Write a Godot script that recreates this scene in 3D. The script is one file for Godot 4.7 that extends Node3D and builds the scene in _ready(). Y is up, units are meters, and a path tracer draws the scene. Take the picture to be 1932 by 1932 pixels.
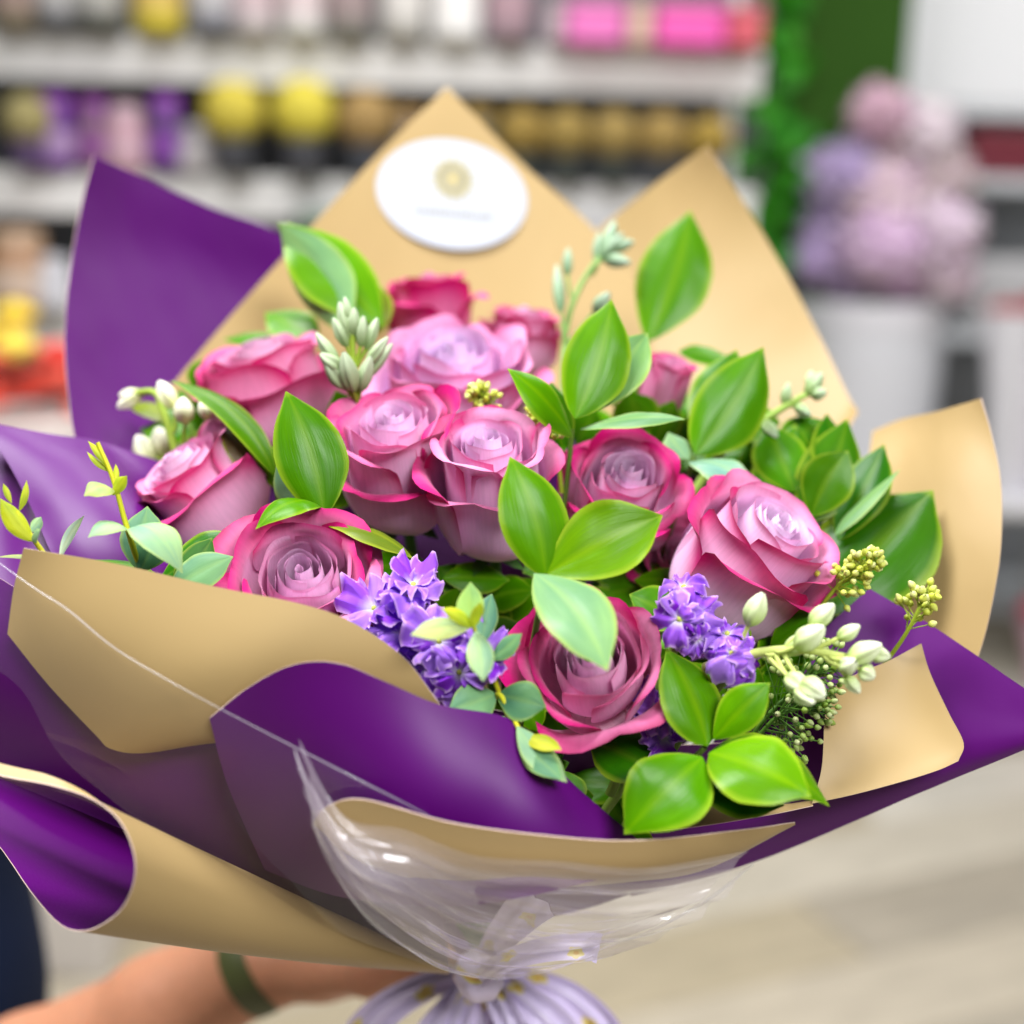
extends Node3D
# A wrapped bouquet of lavender-pink roses held up inside a flower shop.

const T := 0.36397  # tangent of half the field of view
var cam_tf := Transform3D.IDENTITY
var noise := FastNoiseLite.new()
var M := {}
var taken := {}

# ---------------------------------------------------------------- helpers
func P(x: float, y: float, d: float) -> Vector3:  # a point of the picture (0..1932) at its distance in metres
	return cam_tf * Vector3((x - 966.0) / 966.0 * T * d, (966.0 - y) / 966.0 * T * d, -d)

func D(x: float, y: float, z: float) -> Vector3:  # direction: right, up, towards the viewer
	return (cam_tf.basis * Vector3(x, y, z)).normalized()

func px(n: float, d: float) -> float:
	return n / 966.0 * T * d

func W(x: float, y: float, z: float) -> Vector3:  # a point of the picture on the upright plane z
	var o := cam_tf.origin
	var r := P(x, y, 1.0) - o
	return o + r * ((z - o.z) / r.z)

func lin(r: int, g: int, b: int) -> Color:
	return Color8(r, g, b).srgb_to_linear()

func numbered(called: String) -> String:
	if not taken.has(called):
		taken[called] = 0
		return called
	taken[called] += 1
	return "%s_%03d" % [called, taken[called]]

func thing(called: String, label: String, category: String, at := Vector3.ZERO, group := "") -> Node3D:
	var o := Node3D.new()
	o.name = numbered(called)
	add_child(o)
	o.position = at
	tag(o, label, category, group)
	return o

func tag(o: Node, label: String, category: String, group := "") -> void:
	o.set_meta("label", label)
	o.set_meta("category", category)
	if group != "":
		o.set_meta("group", group)

func part(called: String, mesh: Mesh, m: Material, parent: Node, at := Vector3.ZERO) -> MeshInstance3D:
	var o := MeshInstance3D.new()
	o.name = called
	o.mesh = mesh
	o.material_override = m
	parent.add_child(o, true)
	o.position = at
	return o

func solo(called: String, mesh: Mesh, m: Material, label: String, category: String, at := Vector3.ZERO, group := "") -> MeshInstance3D:
	var o := part(numbered(called), mesh, m, self, at)
	tag(o, label, category, group)
	return o

func struct(called: String, mesh: Mesh, m: Material, at := Vector3.ZERO) -> MeshInstance3D:
	var o := part(called, mesh, m, self, at)
	o.set_meta("kind", "structure")
	return o

# a grid of nu x nv points as one smooth surface
func grid(nu: int, nv: int, pos: PackedVector3Array, col := PackedColorArray(), wrap := false, uvs := Vector2.ONE) -> ArrayMesh:
	var idx := PackedInt32Array()
	var nor := PackedVector3Array()
	nor.resize(pos.size())
	for j in nv - 1:
		for i in nu - 1:
			var a := j * nu + i
			var b := a + 1
			var c := a + nu
			var d := c + 1
			var n1 := (pos[c] - pos[a]).cross(pos[b] - pos[a])
			var n2 := (pos[c] - pos[b]).cross(pos[d] - pos[b])
			idx.append_array([a, b, c, b, d, c])
			nor[a] += n1; nor[b] += n1 + n2; nor[c] += n1 + n2; nor[d] += n2
	if wrap:
		for j in nv:
			var s := nor[j * nu] + nor[j * nu + nu - 1]
			nor[j * nu] = s
			nor[j * nu + nu - 1] = s
	var uv := PackedVector2Array()
	uv.resize(pos.size())
	for k in pos.size():
		nor[k] = nor[k].normalized() if nor[k].length_squared() > 1e-24 else Vector3.UP
		uv[k] = Vector2(float(k % nu) / (nu - 1), float(k / nu) / (nv - 1)) * uvs
	var arr := []
	arr.resize(Mesh.ARRAY_MAX)
	arr[Mesh.ARRAY_VERTEX] = pos
	arr[Mesh.ARRAY_NORMAL] = nor
	arr[Mesh.ARRAY_TEX_UV] = uv
	arr[Mesh.ARRAY_INDEX] = idx
	if col.size() == pos.size():
		arr[Mesh.ARRAY_COLOR] = col
	var m := ArrayMesh.new()
	m.add_surface_from_arrays(Mesh.PRIMITIVE_TRIANGLES, arr)
	return m

func join(list: Array) -> ArrayMesh:
	var st := SurfaceTool.new()
	st.begin(Mesh.PRIMITIVE_TRIANGLES)
	for m in list:
		st.append_from(m, 0, Transform3D.IDENTITY)
	return st.commit()

func crom(pts: Array, t: float) -> Vector3:
	var n := pts.size()
	var f := clampf(t, 0.0, 1.0) * (n - 1)
	var i := mini(int(f), n - 2)
	f -= i
	var p1: Vector3 = pts[i]
	var p2: Vector3 = pts[i + 1]
	var p0: Vector3 = pts[i - 1] if i > 0 else p1 * 2.0 - p2
	var p3: Vector3 = pts[i + 2] if i + 2 < n else p2 * 2.0 - p1
	return 0.5 * (2.0 * p1 + (p2 - p0) * f + (2.0 * p0 - 5.0 * p1 + 4.0 * p2 - p3) * f * f + (3.0 * p1 - p0 - 3.0 * p2 + p3) * f * f * f)

func tube(pts: Array, radii: Array, sides := 8, steps := 12, col := PackedColorArray(), flat := 1.0) -> ArrayMesh:
	var pos := PackedVector3Array()
	var cc := PackedColorArray()
	var up := Vector3(0.31, 0.7, 0.64).normalized()
	for j in steps + 1:
		var t := float(j) / steps
		var c := crom(pts, t)
		var tan_ := (crom(pts, minf(t + 0.02, 1.0)) - crom(pts, maxf(t - 0.02, 0.0))).normalized()
		var x := tan_.cross(up).normalized()
		var y := x.cross(tan_)
		var fr := t * (radii.size() - 1)
		var ri := mini(int(fr), radii.size() - 2) if radii.size() > 1 else 0
		var r: float = lerpf(radii[ri], radii[mini(ri + 1, radii.size() - 1)], fr - ri)
		for i in sides + 1:
			var a := TAU * i / sides
			pos.append(c + x * cos(a) * r + y * sin(a) * r * flat)
			if col.size() > 1:
				cc.append(col[0].lerp(col[1], t))
	return grid(sides + 1, steps + 1, pos, cc, true)

func lathe(profile: Array, sides := 20, at := Vector3.ZERO, ridges := 0, depth := 0.0, cols := []) -> ArrayMesh:
	var pos := PackedVector3Array()
	var cc := PackedColorArray()
	for k in profile.size():
		for i in sides + 1:
			var a := TAU * i / sides
			var r: float = profile[k].x * (1.0 - depth * (0.5 + 0.5 * cos(a * ridges)) if ridges > 0 else 1.0)
			pos.append(at + Vector3(cos(a) * r, profile[k].y, -sin(a) * r))
			if cols.size() > 0:
				cc.append(cols[mini(k, cols.size() - 1)])
	return grid(sides + 1, profile.size(), pos, cc, true)

func box(sx: float, sy: float, sz: float, bevel := 0.006) -> ArrayMesh:  # bevelled block, centred
	var st := SurfaceTool.new()
	st.begin(Mesh.PRIMITIVE_TRIANGLES)
	var h := Vector3(sx, sy, sz) * 0.5
	var b := minf(bevel, minf(h.x, minf(h.y, h.z)) * 0.6)
	var v := func(s: Vector3, k: int) -> Vector3:  # corner s pulled in except along axis k
		var q := Vector3(s.x * (h.x - b), s.y * (h.y - b), s.z * (h.z - b))
		q[k] = s[k] * h[k]
		return q
	var quad := func(a: Vector3, bb: Vector3, c: Vector3, d: Vector3):
		var n := (c - a).cross(bb - a).normalized()
		var ps := [a, bb, c, a, c, d]
		if n.dot(a + bb + c + d) < 0.0:
			ps = [a, c, bb, a, d, c]
			n = -n
		for p in ps:
			st.set_normal(n)
			st.add_vertex(p)
	for k in 3:
		var i := (k + 1) % 3
		var j := (k + 2) % 3
		for s in [-1.0, 1.0]:
			var c := []
			for q in [[-1.0, -1.0], [1.0, -1.0], [1.0, 1.0], [-1.0, 1.0]]:
				var e := Vector3.ZERO
				e[k] = s; e[i] = q[0]; e[j] = q[1]
				c.append(v.call(e, k))
			quad.call(c[0], c[1], c[2], c[3])
		for s in [-1.0, 1.0]:
			for q in [-1.0, 1.0]:
				var e1 := Vector3.ZERO
				e1[i] = s; e1[j] = q; e1[k] = -1.0
				var e2 := e1
				e2[k] = 1.0
				quad.call(v.call(e1, i), v.call(e2, i), v.call(e2, j), v.call(e1, j))
	for sx_ in [-1.0, 1.0]:
		for sy_ in [-1.0, 1.0]:
			for sz_ in [-1.0, 1.0]:
				var e := Vector3(sx_, sy_, sz_)
				var a: Vector3 = v.call(e, 0)
				var bb: Vector3 = v.call(e, 1)
				var c: Vector3 = v.call(e, 2)
				var n := (c - a).cross(bb - a).normalized()
				var ps := [a, bb, c]
				if n.dot(e) < 0.0:
					ps = [a, c, bb]
					n = -n
				for p in ps:
					st.set_normal(n)
					st.add_vertex(p)
	return st.commit()

# ---------------------------------------------------------------- materials
func mat(called: String, c: Color, rough := 0.6, spec := 0.5) -> StandardMaterial3D:
	var m := StandardMaterial3D.new()
	m.resource_name = called
	m.albedo_color = c
	m.roughness = rough
	m.metallic_specular = spec
	m.cull_mode = BaseMaterial3D.CULL_DISABLED
	M[called] = m
	return m

func fiber_texture(w: int, h: int, fx: float, fy: float, lo: float, hi: float, sd: int) -> ImageTexture:
	var n := FastNoiseLite.new()
	n.seed = sd
	n.noise_type = FastNoiseLite.TYPE_SIMPLEX_SMOOTH
	n.frequency = 1.0
	n.fractal_octaves = 3
	var im := Image.create(w, h, true, Image.FORMAT_RGB8)
	for y in h:
		for x in w:
			var k := clampf(0.5 + 0.75 * n.get_noise_2d(x * fx / w, y * fy / h), 0.0, 1.0)
			var g := lerpf(lo, hi, k)
			im.set_pixel(x, y, Color(g, g, g))
	im.generate_mipmaps()
	return ImageTexture.create_from_image(im)

func make_materials() -> void:
	var vein := fiber_texture(256, 128, 34.0, 3.0, 0.955, 1.0, 3)
	var vein_h := fiber_texture(256, 128, 46.0, 3.0, 0.0, 1.0, 3)
	var rib := fiber_texture(256, 256, 40.0, 2.5, 0.93, 1.0, 9)
	var rib_h := fiber_texture(256, 256, 34.0, 2.5, 0.0, 1.0, 9)
	var m := mat("rose petal", Color(1, 1, 1), 0.52, 0.38)
	m.vertex_color_use_as_albedo = true
	m.albedo_texture = vein
	m.heightmap_enabled = true
	m.heightmap_texture = vein_h
	m.heightmap_scale = 0.004
	m.rim_enabled = true
	m.rim = 0.12
	m.rim_tint = 0.3
	m.backlight_enabled = true
	m.backlight = Color(0.52, 0.42, 0.46)
	m = mat("leaf", Color(1, 1, 1), 0.30, 0.27)
	m.vertex_color_use_as_albedo = true
	m.albedo_texture = rib
	m.heightmap_enabled = true
	m.heightmap_texture = rib_h
	m.heightmap_scale = 0.004
	m.backlight_enabled = true
	m.backlight = Color(0.28, 0.34, 0.05)
	m = mat("matte leaf", Color(1, 1, 1), 0.55, 0.4)
	m.vertex_color_use_as_albedo = true
	m.albedo_texture = rib
	m.backlight_enabled = true
	m.backlight = Color(0.55, 0.6, 0.4)
	m = mat("floret petal", Color(1, 1, 1), 0.6, 0.35)
	m.vertex_color_use_as_albedo = true
	m.albedo_texture = vein
	m.backlight_enabled = true
	m.backlight = Color(0.6, 0.5, 0.7)
	mat("matte bloom", Color(1, 1, 1), 0.85, 0.3).vertex_color_use_as_albedo = true
	m = mat("plant", Color(1, 1, 1), 0.5, 0.4)
	m.vertex_color_use_as_albedo = true
	var speck := fiber_texture(512, 512, 90.0, 90.0, 0.965, 1.0, 21)
	var speck_r := fiber_texture(256, 256, 24.0, 24.0, 0.82, 1.0, 22)
	for e in [["gold paper", Color8(172, 147, 98), 0.52], ["purple paper", Color8(84, 0, 102), 0.50]]:
		m = mat(e[0], e[1], e[2], 0.5)
		m.albedo_texture = speck
		m.roughness_texture = speck_r
		m.uv1_scale = Vector3(2, 2, 2)
	M["gold paper"].metallic_specular = 0.4
	M["purple paper"].metallic_specular = 0.4
	mat("paper core", Color8(232, 205, 190), 0.7)
	m = mat("film", Color(1, 1, 1, 0.02), 0.07, 0.5)
	m.transparency = BaseMaterial3D.TRANSPARENCY_ALPHA
	m.metallic_specular = 0.34
	m = mat("skin", Color8(200, 140, 106), 0.5, 0.4)
	m.subsurf_scatter_enabled = true
	m.subsurf_scatter_strength = 0.15
	m.albedo_texture = fiber_texture(256, 256, 30.0, 30.0, 0.9, 1.0, 33)
	m.uv1_triplanar = true
	m.uv1_scale = Vector3(6, 6, 6)

# ---------------------------------------------------------------- roses
func petal(t: float, R: float, H: float, th: float, rng: RandomNumberGenerator, o: Dictionary) -> ArrayMesh:
	var nu := 17
	var nv := 18
	var pos := PackedVector3Array()
	var col := PackedColorArray()
	var outer := smoothstep(0.45, 1.0, t)
	var rt := R * (lerpf(0.04, 0.70, pow(t, 0.92)) * rng.randf_range(0.93, 1.07))
	var ht := H * lerpf(1.03, 0.95, smoothstep(0.0, 0.55, t)) * lerpf(1.0, o.drop, outer) * rng.randf_range(0.955, 1.045)
	var beta := lerpf(lerpf(0.25, 0.8, t), o.curl, outer) * rng.randf_range(0.8, 1.2)
	var rho := R * lerpf(0.03, 0.15, t) * rng.randf_range(0.85, 1.15)
	var wide := lerpf(2.5, 0.98, smoothstep(0.0, 0.6, t)) * rng.randf_range(0.93, 1.07)
	var p0 := Vector2(R * 0.06 * (0.4 + t), 0.0)
	var p1 := Vector2(rt * 1.1 + 0.06 * R, 0.10 * H)
	var p2 := Vector2(rt * lerpf(1.28, 0.96, t), ht * 0.62)
	var p3 := Vector2(rt, ht)
	var e := (p3 - p2).normalized()
	var gam := atan2(e.x, e.y)
	var er := Vector3(cos(th), 0, -sin(th))
	var et := Vector3(-sin(th), 0, -cos(th))
	var ph := rng.randf() * TAU
	var ph2 := rng.randf() * TAU
	var point := rng.randf_range(0.4, 1.0)
	var edge_w := rng.randf_range(0.88, 1.08)
	var body: Color = o.inner.lerp(o.outer, smoothstep(0.15, 0.8, t))
	var off := Vector3(rng.randf(), rng.randf(), rng.randf()) * 50.0
	for j in nv:
		for i in nu:
			var u := 2.0 * i / (nu - 1) - 1.0
			var au := absf(u)
			var top := 1.0 - lerpf(0.02, 0.20, outer) * pow(au, 2.6) - 0.16 * (1.0 - outer) * smoothstep(0.45, 1.0, u) + 0.035 * outer * point * (1.0 - smoothstep(0.0, 0.28, au))
			top += 0.012 * outer * noise.get_noise_2d(u * 90.0 + off.x * 9.0, off.y)
			var s := float(j) / (nv - 1) * top
			var q: Vector2
			var sb := 0.80
			if s <= sb:
				var f := s / sb
				q = p0.bezier_interpolate(p1, p2, p3, f)
			else:
				var bb := beta * lerpf(1.0, 0.55 + 0.9 * au, outer)
				var x := (s - sb) / 0.2
				q = p3 + rho * Vector2(cos(gam) - cos(gam + bb * x), sin(gam + bb * x) - sin(gam))
				q += e * rho * 0.35 * x
			var wv := lerpf(0.42, 1.0, smoothstep(0.0, 0.5, s)) * (1.0 - 0.10 * outer * smoothstep(0.75, 1.0, s))
			var a := u * wide * wv
			var r := maxf(q.x + R * lerpf(0.045, 0.035, t) * u, R * 0.012)
			var rc := maxf(r, 0.02 * R) * lerpf(1.0, 1.22, t)
			var lat := rc * sin(a)
			var rad := r - rc * (1.0 - cos(a))
			rad += R * 0.13 * outer * pow(au, 4.0) * s * s
			rad += R * lerpf(0.014, 0.03, t) * sin(u * lerpf(7.0, 4.2, t) + ph) * s * s
			var h := q.y + R * lerpf(0.004, 0.035, outer) * sin(u * 5.5 + ph2) * s * s
			var p := er * rad + et * lat + Vector3.UP * h
			var nn := noise.get_noise_3dv(p * (520.0 / R * 0.03) + off * 8.0)
			p += (er + Vector3.UP * 0.4) * nn * R * lerpf(0.01, 0.045, outer) * s
			pos.append(p)
			var rel := s / top
			var k := smoothstep(lerpf(0.92, 0.60, t), 1.06, rel * edge_w + 0.13 * outer * pow(au, 3.0) + 0.10 * nn)
			k *= lerpf(0.22, 1.0, smoothstep(0.25, 0.8, t)) * o.edge_amount
			var c: Color = body.lerp(o.edge, clampf(k, 0.0, 1.0))
			c = c.lerp(lin(140, 20, 60), smoothstep(0.93, 1.0, rel) * smoothstep(0.12, 0.42, noise.get_noise_2d(u * 70.0 + off.z * 20.0, off.x * 30.0)) * 0.6 * outer)
			c = c.lerp(o.base, (1.0 - smoothstep(0.05, 0.5, rel)) * 0.75 * smoothstep(0.3, 0.8, t))
			col.append(c)
	return grid(nu, nv, pos, col)

func basis_from(axis: Vector3, turn: float) -> Basis:
	var y := axis.normalized()
	var x := y.cross(Vector3(0.2, 0.1, 1.0)).normalized()
	return Basis(x, y, x.cross(y)) * Basis(Vector3.UP, turn)

func rose(label: String, cx: float, cy: float, d: float, rpx: float, axis: Vector3, sd: int, opt := {}) -> void:
	var R := px(rpx, d)
	var o := {"drop": 0.86, "curl": 2.0, "edge_amount": 1.0, "n": 19, "tall": 1.22, "tmin": 0.0, "tmax": 1.0, "lav": 0.5, "guard": 3, "turn": 0.0, "red": 0.0}
	o.merge(opt, true)
	o["inner"] = lin(253, 220, 246).lerp(lin(248, 226, 255), o.lav).lerp(lin(228, 130, 180), o.red)
	o["outer"] = lin(250, 192, 228).lerp(lin(246, 210, 246), o.lav).lerp(lin(216, 60, 130), o.red)
	o["edge"] = lin(206, 10, 116)
	o["base"] = lin(248, 210, 218)
	var H: float = R * o.tall
	var rng := RandomNumberGenerator.new()
	rng.seed = sd
	var ax := D(axis.x, axis.y, axis.z)
	var base := P(cx, cy, d) - ax * H * 0.92
	var t := thing("rose", label, "rose", base, "roses in the bouquet")
	t.basis = basis_from(ax, o.turn)
	var n: int = o.n
	for i in n:
		var k: float = lerpf(o.tmin, o.tmax, float(i) / (n - 1))
		part("petal", petal(k, R, H, i * 2.39996 + rng.randf_range(-0.42, 0.42), rng, o), M["rose petal"], t)
	for i in o.guard:
		var og := o.duplicate()
		og["drop"] = o.drop * rng.randf_range(0.66, 0.84)
		og["curl"] = o.curl * 1.15
		part("petal", petal(1.12, R, H, (n + i) * 2.39996 + rng.randf_range(-0.3, 0.3), rng, og), M["rose petal"], t)
	var green := lin(70, 120, 40)
	for i in 5:
		var th := TAU * i / 5.0
		var e := Vector3(cos(th), 0, sin(th))
		part("sepal", leaf_mesh(e * R * 0.06, e * R * 0.62 + Vector3.UP * R * 0.05, R * 0.2, Vector3.UP, -0.05, 0.1, 0.15, green, green, 3), M["matte leaf"], t)
	part("calyx", lathe([Vector2(0.001, -R * 0.2), Vector2(R * 0.1, -R * 0.16), Vector2(R * 0.15, -R * 0.05), Vector2(R * 0.14, R * 0.03), Vector2(R * 0.02, R * 0.06)], 12, Vector3.ZERO, 0, 0.0, [green]), M["plant"], t)
	var tie := t.transform.affine_inverse() * P(905 + rng.randf_range(-14, 14), 1830, 0.755)
	var low := tie + t.basis.inverse() * (P(905, 1850, 0.68) - P(905, 1700, 0.68)) * 0.4
	part("stem", tube([Vector3(0, -R * 0.15, 0), Vector3(0, -R * 1.0, 0).lerp(tie, 0.12), tie.lerp(Vector3.ZERO, 0.35), tie, low], [0.0028], 7, 14, PackedColorArray([green, green])), M["plant"], t)

# ---------------------------------------------------------------- leaves
func leaf_mesh(b: Vector3, tip: Vector3, width: float, n: Vector3, bow: float, fold: float, curl: float, tone: Color, edge: Color, sd: int, point := 1.0) -> ArrayMesh:
	var nu := 11
	var nv := 18
	var pos := PackedVector3Array()
	var col := PackedColorArray()
	var dir := tip - b
	var L := dir.length()
	var x := dir.cross(n).normalized()
	var z := x.cross(dir).normalized()
	var rib := tone.lerp(edge, 0.3)
	var hs := fposmod(sd * 0.618034, 1.0)
	var bend := (hs - 0.5) * 0.12
	var warp := (fposmod(sd * 0.414214, 1.0) - 0.5) * 0.9
	point += (fposmod(sd * 0.732051, 1.0) - 0.5) * 0.24
	for j in nv:
		var s := float(j) / (nv - 1)
		var hw := width * 0.5 * (pow(maxf(sin(PI * pow(s, point)), 0.0), 0.85) + 0.015)
		if s > 0.8:
			hw *= lerpf(1.0, 0.62, (s - 0.8) / 0.2)
		var c := b + dir * s + z * L * (bow * 4.0 * s * (1.0 - s) - curl * s * s * s) + x * L * bend * 4.0 * s * (1.0 - s)
		var tx := x.rotated(dir.normalized(), warp * (s - 0.3))
		var tz := tx.cross(dir).normalized()
		for i in nu:
			var u := 2.0 * i / (nu - 1) - 1.0
			var w := noise.get_noise_2d(s * 60.0 + sd * 17.0, u * 25.0 + sd * 5.0) * 0.10 * hw * absf(u)
			var groove := -0.05 * hw * exp(-u * u * 60.0)
			pos.append(c + tx * u * hw * (1.0 - 0.15 * absf(fold) + 0.05 * noise.get_noise_2d(s * 120.0 + sd * 9.0, signf(u) * 40.0)) + tz * (hw * (fold * u * u) + w * 1.6 + groove))
			var k := exp(-u * u * 90.0) * 0.55
			var blot := 0.5 + 0.5 * noise.get_noise_2d(s * 35.0 + sd * 31.0, u * 22.0 + 400.0)
			var cc := tone.lerp(Color(tone.r * 0.45, tone.g * 0.62, tone.b), smoothstep(0.25, 0.85, blot) * 0.8)
			cc = cc.lerp(rib, k)
			if absf(u) > 0.95 or s > 0.97:
				cc = cc.lerp(edge, 0.75)
			col.append(cc)
	return grid(nu, nv, pos, col)

# leaves: [base x, y, d, tip x, y, d, width px, normal, bow, fold, curl, tone, (point)]
func sprig(called: String, label: String, category: String, stem: Array, leaves: Array, mkey: String, stem_col: Color, r0: float, r1: float, group := "") -> Node3D:
	var pts := []
	for s in stem:
		pts.append(P(s.x, s.y, s.z))
	var o: Vector3 = pts[0]
	var t := thing(called, label, category, o, group)
	for k in pts.size():
		pts[k] -= o
	part("stem", tube(pts, [r0, r1], 7, 5 * pts.size(), PackedColorArray([stem_col, stem_col])), M["plant"], t)
	var sd := taken.size() * 7
	for l in leaves:
		sd += 1
		var dm: float = (l[2] + l[5]) * 0.5
		var nrm: Vector3 = l[7]
		var tone: Color = l[11]
		part("leaf", leaf_mesh(P(l[0], l[1], l[2]) - o, P(l[3], l[4], l[5]) - o, px(l[6], dm), D(nrm.x, nrm.y, nrm.z), l[8], l[9], l[10], tone, tone.lerp(lin(190, 205, 60), 0.5), sd, l[12] if l.size() > 12 else 1.0), M[mkey], t)
	return t

# ---------------------------------------------------------------- paper
func smooth_edge(list: Array, t: float) -> Vector3:
	return crom(list, t)

# top and bottom run left to right, the mids of left and right from bottom to top; entries Vector3(x, y, d)
func coons(nu: int, nv: int, top: Array, bottom: Array, lmid: Array, rmid: Array) -> PackedVector3Array:
	var left: Array = [bottom[0]] + lmid + [top[0]]
	var right: Array = [bottom[-1]] + rmid + [top[-1]]
	var pos := PackedVector3Array()
	for j in nv:
		var v := float(j) / (nv - 1)
		for i in nu:
			var u := float(i) / (nu - 1)
			var a := crom(bottom, u) * (1.0 - v) + crom(top, u) * v + crom(left, v) * (1.0 - u) + crom(right, v) * u
			a -= bottom[0] * (1.0 - u) * (1.0 - v) + bottom[-1] * u * (1.0 - v) + top[0] * (1.0 - u) * v + top[-1] * u * v
			pos.append(P(a.x, a.y, a.z))
	return pos

func two_faced(called: String, label: String, nu: int, nv: int, pos: PackedVector3Array, near_key: String, far_key: String, flip := false, bulge := 0.0, ripple := 0.0) -> Node3D:
	var probe := grid(nu, nv, pos)
	var nor: PackedVector3Array = probe.surface_get_arrays(0)[Mesh.ARRAY_NORMAL]
	var mid := (nv / 2) * nu + nu / 2
	var s := 1.0 if nor[mid].dot(cam_tf.origin - pos[mid]) > 0.0 else -1.0
	if flip:
		s = -s
	var o := pos[0]
	var t := thing(called, label, "wrapping paper", o, "sheets of wrapping paper")
	for j in nv:
		for i in nu:
			var k := j * nu + i
			var u := float(i) / (nu - 1)
			var v := float(j) / (nv - 1)
			pos[k] += nor[k] * s * (bulge * sin(PI * u) * sin(PI * v) + ripple * noise.get_noise_3dv(pos[k] * 320.0) )
			pos[k] -= o
	nor = grid(nu, nv, pos).surface_get_arrays(0)[Mesh.ARRAY_NORMAL]
	var a := PackedVector3Array()
	var b := PackedVector3Array()
	for k in pos.size():
		a.append(pos[k] + nor[k] * s * 0.00018)
		b.append(pos[k] - nor[k] * s * 0.00018)
	part("gold_face" if near_key.begins_with("gold") else "purple_face", grid(nu, nv, a, PackedColorArray(), false, Vector2(3, 3)), M[near_key], t)
	part("purple_face" if far_key.begins_with("purple") else "gold_face", grid(nu, nv, b, PackedColorArray(), false, Vector2(3, 3)), M[far_key], t)
	var rim := PackedInt32Array()
	for i in nu: rim.append(i)
	for j in range(1, nv): rim.append(j * nu + nu - 1)
	for i in range(nu - 2, -1, -1): rim.append((nv - 1) * nu + i)
	for j in range(nv - 2, -1, -1): rim.append(j * nu)
	var ep := PackedVector3Array()
	for lay in 2:
		for k in rim:
			ep.append(a[k] if lay == 0 else b[k])
	part("cut_edge", grid(rim.size(), 2, ep), M["paper core"], t)
	return t

func sheet(label: String, top: Array, bottom: Array, lmid: Array, rmid: Array, near_key: String, far_key: String, bulge := 0.0, ripple := 0.0015, nu := 41, nv := 33) -> Node3D:
	return two_faced("wrapping_sheet", label, nu, nv, coons(nu, nv, top, bottom, lmid, rmid), near_key, far_key, false, bulge, ripple)

func v3(list: Array) -> Array:  # [x, y, d, x, y, d, ...] to points
	var out := []
	for k in range(0, list.size(), 3):
		out.append(Vector3(list[k], list[k + 1], list[k + 2]))
	return out

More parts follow.
